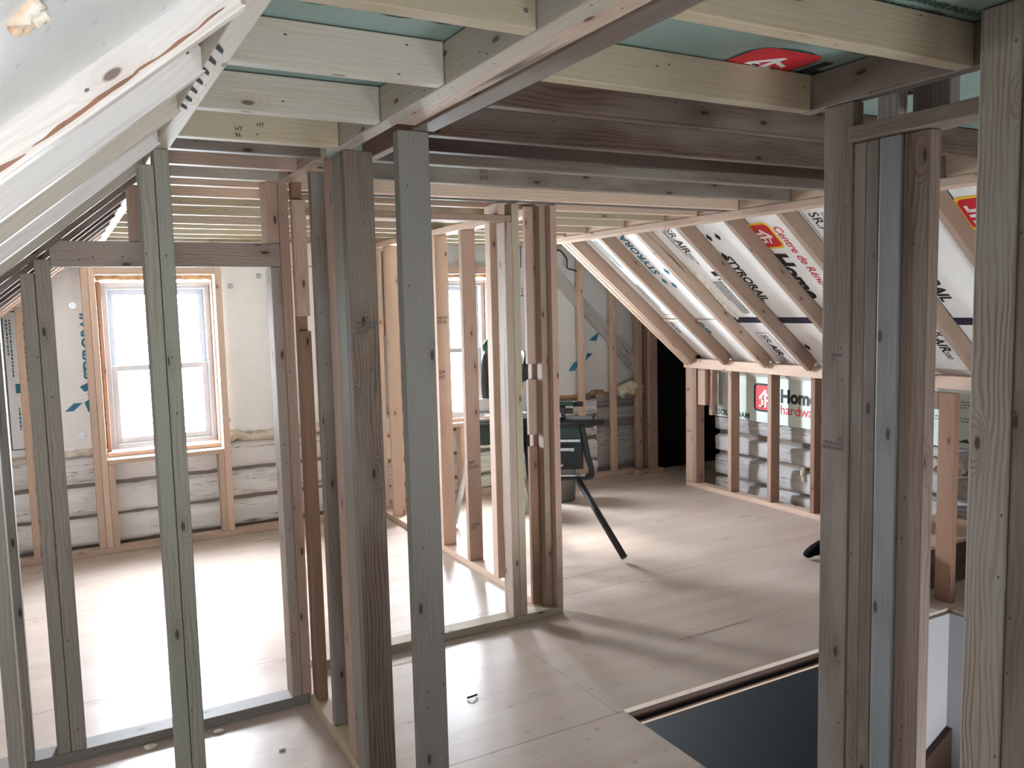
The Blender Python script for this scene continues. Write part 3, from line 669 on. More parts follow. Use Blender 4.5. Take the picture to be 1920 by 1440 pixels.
# which bay holds y
def bay(y):
    for i in range(len(RY) - 1):
        if RY[i + 1] < y < RY[i]: return i
b3 = bay(3.35)
house_logo(RF(3.550, 0.165), 0, 0, 0.195, up_[b3], sy=0.78)
text(RF(3.375, 0.195), 'Centre de R\u00e9novation', 0.078, 'redink', up_[b3], off=0.0008, shear=0.1)
text(RF(3.553, 0.405), 'Home', 0.165, 'black', up_[b3], off=0.008, shear=0.12)
b2_ = bay(4.16)
text(RF(4.215, 0.10), 'SR.', 0.085, 'black', up_[b2_]); text(RF(4.215, 0.21), 'AIR', 0.085, 'black', up_[b2_], off=0.002); text(RF(4.215, 0.335), '200\u2122', 0.05, 'black', up_[b2_])
smallprint(RF(4.10, 0.10), 0, 0, 0.26, 2, 0.013, 'black', up_[b2_], 21); smallprint(RF(4.235, 0.12), 0, 0, 0.25, 2, 0.011, 'black', up_[b2_], 22)
printed('printed_label', RF(4.15, 0.53), [[(0, 0), (0.045, 0), (0.045, 0.05), (0, 0.05)]] , 'tape', up_[b2_]); printed('printed_symbol_box', RF(4.15, 0.58), outline(0, 0, 0.06, 0.05, 0.003) + [[(0.02, 0.02), (0.03, 0.035), (0.04, 0.02), (0.03, 0.008)]], 'black', up_[b2_])
smallprint(RF(4.14, 0.63), 0, 0, 0.33, 7, 0.0125, 'black', up_[b2_], 23)
b1_ = bay(3.80)
text(RF(3.925, 0.40), 'STYRORAIL', 0.088, 'black', up_[b1_], off=0.003)
diamonds(RF(3.90, 0.19), up_[b1_], [(0, 0, 1), (0.0, 0.075, 1), (0.17, -0.01, 1)], 0.07, 'black')
b0_ = bay(4.6)
text(RF(4.650, 0.52, True), 'STYRORAIL', 0.095, 'blueink', up_[b0_], off=0.003)
diamonds(RF(4.66, 0.46), up_[b0_], [(0.0, 0.10, 1), (0.10, -0.02, 1), (0.15, 0.04, -1)], 0.075, 'blueink')
bA = bay(4.95)
smallprint(RF(4.99, 0.12), 0, 0, 0.3, 4, 0.012, 'greytext', up_[bA], 31); smallprint(RF(5.02, 0.62), 0, 0, 0.28, 3, 0.012, 'greytext', up_[bA], 32)
printed('printed_frame', RF(5.05, 0.1), outline(0, 0.0, 0.88, 0.17, 0.004), 'black', up_[bA])
text(RF(5.09, 1.08), 'SR.AIR', 0.05, 'black', lo_[bA]); text(RF(4.74, 1.075), 'SR.AIR', 0.05, 'blueink', lo_[b0_], off=0.002)
text(RF(4.235, 1.215), 'SR.', 0.085, 'black', lo_[b2_]); text(RF(4.235, 1.325), 'AIR', 0.085, 'black', lo_[b2_], off=0.002); text(RF(4.235, 1.45), '200', 0.05, 'black', lo_[b2_])
printed('printed_frame', RF(4.26, 1.19), outline(0, 0, 0.37, 0.12, 0.004), 'black', lo_[b2_])
diamonds(RF(3.90, 1.30), lo_[b1_], [(0, 0, 1)], 0.075, 'black')
bB = bay(2.95)
text(RF(3.08, 0.13), 'SR.AIR 200', 0.085, 'black', up_[bB]); smallprint(RF(2.98, 0.14), 0, 0, 0.32, 3, 0.013, 'black', up_[bB], 41)
printed('printed_frame', RF(3.11, 0.1), outline(0, 0, 0.8, 0.22, 0.004), 'black', up_[bB])
text(RF(2.90, 1.10), 'SR.', 0.085, 'black', lo_[bB]); text(RF(2.93, 1.20), 'AIR', 0.085, 'black', lo_[bB], off=0.002); text(RF(2.93, 1.325), '200', 0.05, 'black', lo_[bB])
bC = bay(2.5)
text(RF(2.705, 0.43), 'STYRORAIL', 0.088, 'black', up_[bC], off=0.003)
bD = bay(2.15)
house_logo(RF(2.30, 0.17), 0, 0, 0.20, up_[bD]); text(RF(2.295, 0.40), 'Home', 0.165, 'black', up_[bD], off=0.008, shear=0.12)
for i, nm in ((b2_, 'fourth bay from the far end'), (b1_, 'bay left of the red and yellow logo'), (b3, 'bay with the red and yellow logo'), (bB, 'bay beside the right posts'), (bC, 'bay seen between the right posts')):
    pass
for i in range(2, 8):
    o = sboard('seam_tape', 'dark blue seam tape, ' + bay_lab[i], 'R', (RY[i + 1] + 0.041, RY[i] - 0.003), (1.015, 1.075), (0.0865, 0.0885), 'tape', 'tape', bevel=0)

# left slope bays
LY = [0.22, 0.62, 1.30, 1.67, 2.02, 2.42, 2.79, 3.115, 3.56, 3.85, 4.25, 4.65, 5.05, 5.45, 5.80]
ordn = ['first', 'second', 'third', 'fourth', 'fifth', 'sixth', 'seventh', 'eighth', 'ninth', 'tenth', 'eleventh', 'twelfth', 'thirteenth', 'fourteenth', 'fifteenth']
lfoam = []
ys = [-0.48, -0.15] + LY
for i in range(len(ys) - 1):
    if ys[i] < 0.21: lab = 'white foam board of the left slope, bay over or behind the camera'
    elif abs(ys[i] - 0.62) < .01: lab = 'bright white foam board at the top left corner, with orange foam squirt'
    else: lab = 'white foam board in the left slope, between its %s and next rafter' % ordn[LY.index(ys[i])]
    o = sboard('foam_board', lab, 'L', (ys[i] + 0.040, ys[i + 1] - 0.002), (-0.03 + 0.055, 1.66), (0.050, 0.11), 'foam', 'foam board')
    if ys[i] < 0.21: o['group'] = 'left slope foam near the camera'
    lfoam.append(o)

# ================================================================== RAFTERS
lm = ['rough', 'rough', 'rough', 'rough', 'pale', 'rough', 'pale', 'tan', 'tan', 'brown', 'brown', 'tan', 'pink', 'fresh', 'fresh']
for i, y in enumerate(LY):
    lab = '%s sloping rafter of the left roof counted from the camera' % ordn[i]
    if i == 2: lab = 'bleached rough rafter with reddish torn streaks along the left roof, at top left'
    if i == 3: lab = 'pale smooth rafter just below the torn one on the left roof'
    if i == 0: lab = 'left roof rafter nearest above the camera'
    ro = sboard('roof_rafter', lab, 'L', (y, y + 0.038), (0.012, 1.66), (0.0, 0.138), lm[i], 'rafter')
    if i == 2:
        O_, e_, u_ = SL['L']; G = Frame(O_ + Vector((0, y - 0.0002, 0)), -e_, u_)
        def ragged(s0, s1, v0, w_, sd, nn=46):
            top = []; bot = []
            for k in range(nn + 1):
                s_ = s0 + (s1 - s0) * k / nn; q = math.sin(math.pi * k / nn) ** 0.4
                c_ = v0 + 0.004 * noise.noise(Vector((s_ * 9, sd, 0)))
                top.append((-s_, c_ + w_ * q * (0.55 + 0.6 * noise.noise(Vector((s_ * 30, sd, 2)))))); bot.append((-s_, c_ - w_ * q * (0.4 + 0.5 * noise.noise(Vector((s_ * 26, sd, 7))))))
            return [[top[k], bot[k], bot[k + 1], top[k + 1]] for k in range(nn)]
        for rg in (ragged(0.06, 0.23, 0.012, 0.004, 1.0), ragged(0.22, 0.40, 0.010, 0.006, 4.0), ragged(0.41, 0.60, 0.010, 0.007, 8.0)): printed('torn_streak', G, rg, 'tornred', ro, 0.0004)['label'] = 'reddish brown torn streak along the rafter edge'
sboard('roof_rafter', 'left roof rafter right over the camera, out of view edge', 'L', (-0.15, -0.112), (0.012, 1.66), (0, .138), 'rough', 'rafter')
rl = ['end rafter of the right slope with torn bark, above the crawl space door', 'second rafter from the far end of the right slope', 'third rafter from the far end, right slope, with rough crumbly edge', 'fourth rafter from the far end of the right slope',
      'fifth rafter from the far end, left of the red and yellow logo', 'sixth rafter from the far end, right of the big Home lettering', 'seventh rafter from the far end, low between the two right posts', 'eighth rafter from the far end, high between the two right posts',
      'ninth rafter of the right slope', 'tenth rafter of the right slope', 'eleventh rafter of the right slope', 'twelfth rafter of the right slope, nearest the camera']
rm = ['raft', 'raft', 'bark', 'raft', 'raft', 'raft', 'raft', 'raft', 'raft', 'brown', 'raft', 'raft']
for i, y in enumerate(RY):
    sboard('roof_rafter', rl[i], 'R', (y, y + 0.038), (0.0, 1.50), (0.0, 0.089), rm[i], 'rafter')
sboard('rake_board', 'inner light edge board doubled onto the end rafter of the right slope', 'R', (5.163, 5.200), (0.0, 1.53), (-0.002, 0.14), 'fresh', 'rafter')
sboard('rake_board', 'outermost light edge board of the right slope beside the dark door', 'R', (5.201, 5.239), (-0.04, 1.56), (-0.006, 0.14), 'fresh', 'rafter')

# slope plates
rpl = board('ridge_side_plate', 'long light plate where left rafters meet the ceiling joists', (0.272, 0.310), (-0.49, 5.90), (2.000, 2.108), 'pale', 'plate')
G = Frame((0.272, 0, 1.9996), (1, 0, 0), (0, -1, 0))
printed('dark_scuffs', G, [[(0.001, -(1.50 + .075 * k)), (0.016, -(1.535 + .075 * k)), (0.018, -(1.56 + .075 * k)), (0.001, -(1.53 + .075 * k))] for k in range(7)], 'scuff', rpl, 0.0003)
board('ridge_side_plate', 'light rim board along the ends of the right ceiling joists', (3.212, 3.250), (-0.49, 5.238), (2.021, 2.110), 'fresh', 'plate')
board('ridge_side_plate', 'flat light plate under the right joist ends, top of the right slope', (3.205, 3.298), (-0.49, 5.238), (1.982, 2.020), 'fresh', 'plate')
board('knee_wall_top_plate', 'light top plate of the right knee wall under the rafter feet', (4.485, 4.60), (-0.49, 5.262), (1.004, 1.080), 'fresh', 'plate')

# ================================================================== CEILING JOISTS
JZ = (2.021, 2.110)
def joist(lab, x, y, mat, dy=0.0): return board('ceiling_joist', lab, x, (y, y + 0.038), JZ, mat, 'joist')
j1 = joist('wide pale joist at the top edge left of the beam, nail heads at its end', (0.312, 0.764), 1.275, 'cream')
joist('pale joist left of the beam, in front of the green film with dark curves', (0.312, 0.764), 1.662, 'pale')
joist('greyish joist left of the beam, third from the top edge', (0.312, 0.764), 2.062, 'pale')
j4 = joist('knotty joist with grade stamps, left of the beam above the doubled stud', (0.312, 0.764), 2.413, 'cream')
joist('thin-looking joist just behind the stamped joist on the left', (0.312, 0.764), 2.60, 'tan')
joist('brownish joist butting the torn beam end on the left', (0.312, 0.764), 2.865, 'pink')
joist('grey joist directly above the left partition header', (0.312, 0.764), 3.125, 'pale')
joist('joist over the camera left of the beam, nearest', (0.312, 0.764), 0.875, 'cream')
joist('joist over the camera left of the beam, behind view', (0.312, 0.764), 0.475, 'cream')
far = [(3.320, 'first full-width joist beyond the left partition'), (3.640, 'second full-width joist beyond the left partition'), (3.925, 'third full-width joist beyond the left partition, dark knot streak'),
       (4.325, 'fourth full-width joist beyond the left partition'), (4.755, 'fifth full-width joist beyond the left partition, wavy brown edge'), (5.03, 'sixth full-width joist beyond the left partition'),
       (5.38, 'seventh full-width joist beyond the left partition'), (5.68, 'light joist next to last before the far gable wall')]
for i, (y, lb) in enumerate(far):
    joist(lb, (0.312, 3.210), y, ['fresh', 'fresh', 'cream', 'cream', 'bark', 'cream', 'cream', 'cream'][i])
joist('last joist against the far gable wall', (0.312, 3.90), 5.93, 'cream')
rj = [(0.30, 1.718, 'cream', 'right hand joist over the camera'), (0.70, 1.718, 'cream', 'right hand joist near the camera above the view'),
      (1.096, 1.718, 'cream', 'wide yellowish joist at top right ending at the short trimmer'),
      (1.522, 1.718, 'cream', 'pale joist right of the beam below the red ceiling logo')]
for y, x1, mt, lb in rj: joist(lb, (0.94, x1), y, mt)
for y, mt, lb in ((1.782, 'brown', 'brown wavy-grained joist behind the pale logo joist'), (2.155, 'brown', 'knotty brown joist, second behind the pale logo joist'),
                  (2.375, 'darkbrown', 'very dark joist right of the middle stud'), (2.592, 'tan', 'grey brown joist below the very dark one'),
                  (2.965, 'tan', 'tan joist with black letter stamps above the middle partition')):
    o = joist(lb, (0.94, 3.210), y, mt)
    if y == 2.965: jst = o
joist('tan joist resting on the middle partition studs', (0.88, 3.210), 3.415, 'tan')

# ================================================================== BEAM AND HEADERS
board('ceiling_beam', 'long light beam running from top centre to the brown post, left ply', (0.766, 0.810), (-0.49, 2.478), (2.020, 2.110), 'pale', 'beam')
board('ceiling_beam', 'short beam end with torn bark edge left of the brown post', (0.757, 0.800), (2.655, 3.128), (2.018, 2.108), 'bark', 'beam')
board('ceiling_beam', 'left ply of the double header resting on the middle stud', (0.8115, 0.870), (-0.49, 2.085), (2.026, 2.112), 'bark', 'beam')
board('ceiling_beam', 'right ply of the double header resting on the middle stud', (0.8715, 0.936), (-0.49, 2.115), (2.020, 2.110), 'tan', 'beam')
board('ceiling_beam', 'reddish short header between the brown post and middle stud', (0.905, 0.938), (2.20, 2.62), (2.020, 2.110), 'red', 'beam')
board('stair_trimmer', 'short knotty trimmer joining the two pale joists above the right post', (1.7195, 1.757), (0.30, 1.562), (2.020, 2.110), 'tan', 'beam')

# ================================================================== NEAR POSTS
def vert(lab, x, y, z=(0.001, 2.019), mat='grey', name='wall_stud', cat='stud', **k): return board(name, lab, x, y, z, mat, cat, **k)
mid = vert('pale grey middle stud with knots, under the double header', (0.829, 0.919), (2.112, 2.150), mat='grey')
bp_ = vert('brown post board with swirling grain and grade stamps, left of middle stud', (0.784, 0.875), (2.440, 2.478), mat='postbrown')
vert('grey board behind the brown grained post board', (0.784, 0.822), (2.479, 2.568), (0.039, 2.019), mat='grey')
vert('pinkish board at the back of the brown built-up post', (0.784, 0.822), (2.569, 2.652), (0.039, 2.019), mat='pink')
vert('dark weathered stud between the built-up post and the reddish corner stud', (0.797, 0.886), (2.849, 2.887), (0.039, 2.019), mat='tan')
# partition corner
vert('full height stud behind the nailing blocks at the left partition corner', (0.797, 0.835), (3.112, 3.15), (0.039, 2.019), mat='red')
vert('reddish lower nailing board at the left partition corner', (0.797, 0.836), (3.072, 3.110), (0.039, 1.47), mat='red', name='nailing_board', cat='nailing block')
vert('smooth pinkish upper nailing board at the left partition corner', (0.787, 0.836), (3.072, 3.110), (1.525, 1.95), mat='pink', name='nailing_board', cat='nailing block')
# left partition (wall A)
board('bottom_plate', 'floor plate of the left partition, grey front edge', (-0.95, 0.783), (3.160, 3.249), (0.0, 0.038), 'grey', 'plate')
board('bottom_plate', 'floor plate running toward the camera under the built-up post', (0.785, 0.874), (2.30, 3.249), (0.0, 0.0378), 'cream', 'plate')
vert('right jamb stud under the left partition header, lit on its left side', (0.719, 0.757), (3.160, 3.249), (0.039, 1.710), mat='stained')
vert('full height stud right of the left partition header', (0.758, 0.795), (3.160, 3.249), (0.039, 2.019), mat='pink')
vert('left board of the doubled old stud with dark stained seam, left partition', (-0.090, -0.048), (3.160, 3.249), (0.039, 1.690), mat='dirty')
vert('right board of the doubled old stud with dark stained seam, left partition', (-0.047, 0.0), (3.160, 3.249), (0.039, 1.735), mat='dirty')
vert('dark old stud at the left edge standing on the partition plate', (-0.196, -0.158), (3.160, 3.249), (0.039, 1.600), mat='dirty')
board('door_header', 'stained grey header board across the left partition opening', (0.001, 0.757), (3.160, 3.198), (1.711, 1.797), 'stained', 'header')
vert('short pink cripple stud above the left partition header, by the doubled stud', (0.249, 0.287), (3.160, 3.249), (1.798, 1.99), mat='pink')
vert('short pale cripple stud above the right end of the left partition header', (0.711, 0.757), (3.160, 3.249), (1.798, 2.019), mat='pink')
# near left studs
vert('left board of the tall doubled stud at left, dark knots and bark scar', (0.229, 0.2665), (2.500, 2.589), (0.001, 1.955), mat='greygreen')
vert('right board of the tall doubled stud at left, smooth pale grey', (0.268, 0.307), (2.500, 2.589), (0.001, 1.999), mat='greygreen')
vert('green grey stud at the lower left edge of the view', (-0.186, -0.150), (2.500, 2.589), (0.001, 1.595), mat='dirty')

# ================================================================== MIDDLE PARTITION (wall C)
board('bottom_plate', 'floor plate of the middle partition, grey front edge with chipped end', (0.876, 2.142), (3.430, 3.518), (0.0, 0.038), 'cream', 'plate')
board('door_header', 'flat header of the middle partition door opening', (0.876, 1.895), (3.430, 3.519), (1.934, 1.964), 'pink', 'header')
vert('jamb stud with bark edge and nail scars under the middle partition header', (1.858, 1.896), (3.430, 3.519), (0.039, 1.933), mat='bark')
vert('pale full height stud beside the barky jamb stud', (1.897, 1.935), (3.430, 3.519), (0.039, 2.019), mat='cream')
vert('short block above the middle partition header', (1.824, 1.862), (3.430, 3.519), (1.965, 2.019), mat='fresh', name='cripple_block', cat='block')
vert('light strip stud behind the barky jamb', (1.84, 1.878), (3.545, 3.60), (0.20, 2.019), mat='fresh')
vert('end stud at the right corner of the middle partition', (2.108, 2.143), (3.430, 3.519), (0.039, 2.019), mat='pink')
vert('recessed stud behind the three stacked nailing boards', (2.070, 2.107), (3.470, 3.519), (0.039, 2.019), mat='raft')
vert('backing stud showing in the gaps between the stacked nailing boards', (2.055, 2.107), (3.545, 3.583), (0.039, 2.019), mat='pink')
vert('top one of three stacked nailing boards at the middle corner, stamped', (2.020, 2.1065), (3.520, 3.5445), (1.256, 2.019), mat='pink', name='nailing_board', cat='nailing block')
vert('middle one of three stacked nailing boards at the middle corner', (2.020, 2.1065), (3.520, 3.5445), (0.905, 1.180), mat='pink', name='nailing_board', cat='nailing block')
vert('lowest reddish one of three stacked nailing boards at the middle corner', (2.020, 2.1065), (3.520, 3.5445), (0.039, 0.846), mat='red', name='nailing_board', cat='nailing block')
# closet partition running away (wall D)
board('bottom_plate', 'light floor plate running back from the middle partition to the far wall', (2.068, 2.157), (3.590, 5.978), (0.0, 0.038), 'fresh', 'plate')
board('top_plate', 'light top plate running back above the closet partition studs', (2.068, 2.157), (3.590, 5.92), (1.982, 2.019), 'fresh', 'plate')
def dst(lab, y, mat='fresh', dx=0.089): return vert(lab, (2.068, 2.157), (y, y + 0.038), (0.039, 1.981), mat=mat)
dA = dst('pinkish stud with two dark letter stamps, right of the first window gap', 4.345, 'pink')
dB = dst('front board of the doubled stamped stud just right of the middle grey stud', 4.725, 'fresh')
dst('rear board of the doubled stamped stud just right of the middle grey stud', 4.764, 'fresh')
dst('light far stud of the receding partition, seen left of the middle grey stud', 5.10, 'fresh')
dst('second far stud of the receding partition, seen left of middle grey stud', 5.60, 'fresh')
dst('last stud of the receding partition against the far wall', 5.93, 'fresh')
vert('orange brown board hanging beside the far partition stud', (2.128, 2.15), (5.80, 5.838), (1.345, 1.96), mat='red', name='nailing_board', cat='nailing block')

# ================================================================== FAR WALL FRAMING
board('bottom_plate', 'light floor plate along the far wall under the left window', (-0.95, 2.06), (5.880, 5.969), (0.0, 0.038), 'fresh', 'plate')
board('bottom_plate', 'light floor plate along the far wall right of the receding partition', (2.16, 4.56), (6.000, 6.075), (0.0, 0.038), 'fresh', 'plate')
def fw(lab, x, z=(0.039, 2.019), y=5.880, mat='fresh', name='wall_stud', cat='stud', d=0.089): return board(name, lab, x, (y, y + d), z, mat, cat)
fw('thin pale stud at far left in front of the blue lettered foam', (-0.210, -0.172), (0.039, 1.60))
fw('outer stud left of the left window', (0.160, 0.200)); fw('inner stud left of the left window', (0.201, 0.240), (0.039, 2.018))
fw('stud right of the left window', (0.960, 1.004)); fw('far wall stud hidden behind the partition jamb', (1.40, 1.438)); fw('far wall stud near the receding partition', (1.80, 1.838))
fw('light header across the top of the left window', (0.241, 0.959), (1.800, 1.845), name='window_header', cat='header')
fw('light framing sill under the left window', (0.241, 0.959), (0.583, 0.614), name='rough_sill', cat='sill')
fw('cripple stud under the left end of the left window', (0.241, 0.281), (0.039, 0.582), name='cripple_stud')
fw('cripple stud under the right end of the left window', (0.922, 0.959), (0.039, 0.582), name='cripple_stud')
fw('short cripple stud above the left window', (0.60, 0.638), (1.846, 2.018), name='cripple_stud')
yk = 5.990
fw('stud left of the right window', (2.37, 2.409), y=yk); fw('stud right of the right window', (3.20, 3.239), y=yk)
fw('header across the top of the right window', (2.41, 3.199), (1.800, 1.86), y=yk, name='window_header', cat='header', mat='pink')
fw('framing sill under the right window', (2.41, 3.199), (0.583, 0.614), y=yk, name='rough_sill', cat='sill')
fw('cripple under the left end of the right window', (2.41, 2.448), (0.039, 0.582), y=yk, name='cripple_stud')
fw('cripple under the right window, stamped board beside it', (2.80, 2.838), (0.039, 0.582), y=yk, name='cripple_stud')
fw('short light cripple above the right window', (2.88, 2.918), (1.861, 2.018), y=yk, name='cripple_stud')
fw('pale stud before the grey foam, right of the saw', (3.962, 4.000), (0.039, 2.10), y=yk-.005, d=0.06); fw('pale stud with torn edge beside the sooty corner', (4.300, 4.338), (0.039, 1.85), y=yk-.005, d=0.06)
fw('first stud left of the dark crawl space door', (4.572, 4.610), (0.039, 1.6), y=5.97, d=0.078, mat='pink')
fw('second paler stud left of the dark crawl space door', (4.660, 4.700), (0.039, 1.55), y=5.99, d=0.06, mat='pink')
fw('jamb stud at the left side of the dark crawl space door', (4.640, 4.728), (0.039, 1.6), y=5.90, d=0.038, mat='pink')
board('bottom_plate', 'short raised floor plate at the foot of the crawl space door jamb', (4.50, 4.78), (5.885, 5.965), (0.0, 0.038), 'pink', 'plate')
# window hole edges: old insulation
def scrap(lab, x, y, z, mat='sprayold'):
    bm = bmesh.new()
    L = max(x[1] - x[0], z[1] - z[0]); horiz = (x[1] - x[0]) > (z[1] - z[0]); n = int(L / 0.02)
    pts = [Vector((x[0] + (x[1] - x[0]) * k / n, (y[0] + y[1]) / 2, (z[0] + z[1]) / 2)) if horiz else Vector(((x[0] + x[1]) / 2, (y[0] + y[1]) / 2, z[0] + (z[1] - z[0]) * k / n)) for k in range(n + 1)]
    r = (z[1] - z[0]) / 2 if horiz else (x[1] - x[0]) / 2
    tube_into(bm, pts, r, 8, lambda i, t: 0.9 + 0.5 * noise.noise(Vector((i * 0.4, t, x[0] * 9))))
    o = recenter(link('gap_insulation', bm, mat, smooth=True)); return tag(o, lab, 'insulation')
scrap('brown fibre stuffed in the gap above the left window', (0.25, 0.98), (6.03, 6.09), (1.765, 1.81))
scrap('crumbly old fibre in the gap left of the left window', (0.235, 0.262), (6.03, 6.09), (0.66, 1.76))
scrap('old fibre in the gap right of the left window', (0.975, 1.000), (6.03, 6.09), (0.66, 1.76))
scrap('brown fibre stuffed in the gap above the right window', (2.43, 3.19), (6.10, 6.16), (1.77, 1.82))
# foam beads and blobs
bead('spray_foam', 'cream expanding foam along the foam bottom right of the left window', [(1.0, 6.015, 0.68), (1.3, 6.01, 0.67), (1.6, 6.01, 0.69), (2.0, 6.015, 0.68)], 0.045, seed=2)
bead('spray_foam', 'cream expanding foam along the foam bottom at the far left', [(-0.6, 6.02, 0.65), (-0.2, 6.02, 0.64), (0.0, 6.01, 0.66), (0.2, 6.01, 0.66)], 0.03, seed=5)
bead('spray_foam', 'thin vertical foam bead between the two lettered boards at left', [(-0.005, 6.01, 0.66), (-0.012, 6.01, 1.1), (-0.005, 6.01, 1.8)], 0.014, seed=6)
bead('spray_foam', 'cream foam clump in the far right corner above the sooty logs', [(4.42, 6.07, 0.72), (4.55, 6.05, 0.80), (4.68, 6.08, 0.76)], 0.075, seed=7)
bead('spray_foam', 'foam bead over the logs under the grey foam, right of the saw', [(3.3, 6.09, 0.725), (3.8, 6.09, 0.73), (4.3, 6.09, 0.75)], 0.03, 'sprayold', seed=8)
O_, e_, u_ = SL['R']
def rp(y, s, off): return O_ + e_ * s + u_ * off + Vector((0, y, 0))
bead('spray_foam', 'knobbly cream foam bead running down the third bay beside small print', [rp(4.30, 0.42, .084), rp(4.285, 0.60, .082), rp(4.30, 0.80, .082), rp(4.29, 1.02, .084)], 0.014, seed=9)
bead('spray_foam', 'short foam bead on the seam of the farthest right slope bay', [rp(5.10, 1.045, .08), rp(4.95, 1.05, .08), rp(4.80, 1.045, .08)], 0.014, seed=10)
O2, e2, u2 = SL['L']
def lp(y, s, off): return O2 + e2 * s + u2 * off + Vector((0, y, 0))
bead('spray_foam', 'orange squirt of foam on the bright board in the top left corner', [lp(.895, 0.345, .050), lp(.905, 0.362, .048), lp(.925, 0.372, .048), lp(.950, 0.362, .048), lp(.955, 0.340, .049)], 0.010, 'sprayorange', seed=11)
for i, y_ in enumerate((3.02, 2.74)):
    pass
for i, (y_, z_) in enumerate(((4.50, 0.585), (4.12, 0.565), (3.2, 0.50), (3.05, 0.50))):
    bm = bmesh.new(); bmesh.ops.create_icosphere(bm, subdivisions=3, radius=0.028 if i < 2 else 0.05)
    for v in bm.verts: v.co *= 0.9 + 0.5 * noise.noise(v.co * 40 + Vector((i, 0, 0)))
    o = link('spray_foam', bm, 'spray', smooth=True); o.location = (4.735, y_, z_)
    tag(o, ['small foam knob on the knee wall below the red logo', 'small foam knob on the knee wall below the word hardware', 'foam lump on the logs left of the corner stud by the stairs', 'second foam lump on the logs by the corner stud'][i], 'foam bead')
bead('spray_foam', 'drip of cream foam on the whitewashed log right of the third knee stud', [(4.73, 4.23, 0.32), (4.725, 4.235, 0.27), (4.73, 4.22, 0.21)], 0.018, seed=15)

# diagonal old beam on the far wall
bm = bmesh.new(); d = Vector((1, 0, -0.98)).normalized(); u_d = Vector((0.98, 0, 1)).normalized()
box_into(bm, Vector((3.45, 6.047, 2.02)), (d, (0, 1, 0), u_d), (1.62, 0.031, 0.115), 0.006)
tag(recenter(link('old_diagonal_beam', bm, 'logdark')), 'old whitewashed beam slanting across the grey foam at the far right', 'beam')
bm = bmesh.new(); tube_into(bm, smooth_path([(3.72, 6.02, 1.93), (3.78, 6.03, 2.0), (3.86, 6.03, 1.93), (3.86, 6.02, 1.85), (3.93, 6.03, 1.83), (4.02, 6.03, 1.80)]), 0.006, 6)
tag(recenter(link('electric_cable', bm, 'rubber', smooth=True)), 'loop of black cable above the slanting old beam', 'cable')

# ================================================================== RIGHT KNEE WALL
board('bottom_plate', 'light floor plate of the right knee wall', (4.570, 4.659), (3.32, 5.335), (0.0, 0.038), 'fresh', 'plate')
board('bottom_plate', 'floor plate of the knee wall behind the right posts', (4.570, 4.659), (-0.49, 3.318), (0.0, 0.038), 'fresh', 'plate')
def kst(lab, y, mat='pink', x=(4.570, 4.659), z=(0.039, 1.003), w=0.038, name='knee_wall_stud'): return board(name, lab, x, (y, y + w), z, mat, 'stud')
ks0 = kst('flat stamped board at the right side of the dark crawl space door', 5.246, 'fresh', (4.570, 4.606), w=0.089)
kst('first knee wall stud right of the crawl space door', 5.207)
kst('second knee wall stud, over the green foamboard letters', 4.803)
kst('third knee wall stud, over the red logo', 4.390)
kst('fourth knee wall stud, right of the Home hardware lettering', 3.990, 'red')
kst('fifth knee wall stud, behind the right post', 3.58); kst('sixth knee wall stud, behind the right post', 3.17)
kst('seventh knee wall stud, seen between the right posts', 2.72); kst('eighth knee wall stud, near the right edge', 2.30); kst('ninth knee wall stud beyond the stairs', 1.88)
kst('longer of two short nailers hanging beside the first knee wall stud', 5.05, 'pink', (4.600, 4.659), (0.62, 1.003), name='nailing_block')
kst('shorter nailer with nail heads beside the first knee wall stud', 5.09, 'fresh', (4.560, 4.5985), (0.70, 1.003), w=0.085, name='nailing_block')
# stair corner
vert('free standing corner stud at the stair opening, right of the posts', (3.85, 3.888), (2.50, 2.589), (0.001, 1.062), mat='red')
board('guard_rail_board', 'short rail board from the stair corner stud back behind the posts', (3.85, 3.888), (2.590, 3.10), (0.975, 1.062), 'red', 'rail')
t = empty('raised_platform', (3.95, 2.88, 0)); tag(t, 'low plywood topped platform behind the stair corner stud', 'platform')
bm = bmesh.new(); bx(bm, (3.66, 4.565), (2.66, 3.06), (0.222, 0.240), 0.002); o = link('platform_top', bm, 'fresh', t); o.matrix_parent_inverse = Matrix.Translation(-t.location)
bm = bmesh.new(); bx(bm, (3.68, 4.56), (2.68, 2.705), (0.0, 0.221), 0.002); o = link('platform_front', bm, 'brown', t); o.matrix_parent_inverse = Matrix.Translation(-t.location)
bm = bmesh.new(); bx(bm, (3.68, 3.718), (2.706, 3.05), (0.0, 0.221), 0.002); o = link('platform_side', bm, 'brown', t); o.matrix_parent_inverse = Matrix.Translation(-t.location)

# ================================================================== RIGHT POSTS
b1 = vert('wide faced stamped board at the left of the big right post', (1.720, 1.758), (1.396, 1.482), mat='tan')
vert('narrow jack stud under the crossbar, beside the stamped board', (1.722, 1.810), (1.3585, 1.395), (0.001, 1.917), mat='tan')
vert('second narrow jack stud of the big right post', (1.722, 1.800), (1.3235, 1.3575), (0.001, 1.917), mat='tan')
vert('bluish grey board with nail holes in the big right post', (1.722, 1.760), (1.265, 1.3225), (0.001, 1.917), mat='silver')
vert('reddish grained board at the right of the big right post', (1.730, 1.768), (1.198, 1.2640), (0.001, 1.917), mat='brownlight')
vert('pale block above the crossbar over the big right post', (1.80, 1.838), (1.335, 1.392), (1.956, 2.111), mat='ringed', name='cripple_block', cat='block')
vert('brown block above the crossbar near its middle', (1.82, 1.858), (1.215, 1.310), (1.956, 2.085), mat='tan', name='cripple_block', cat='block')
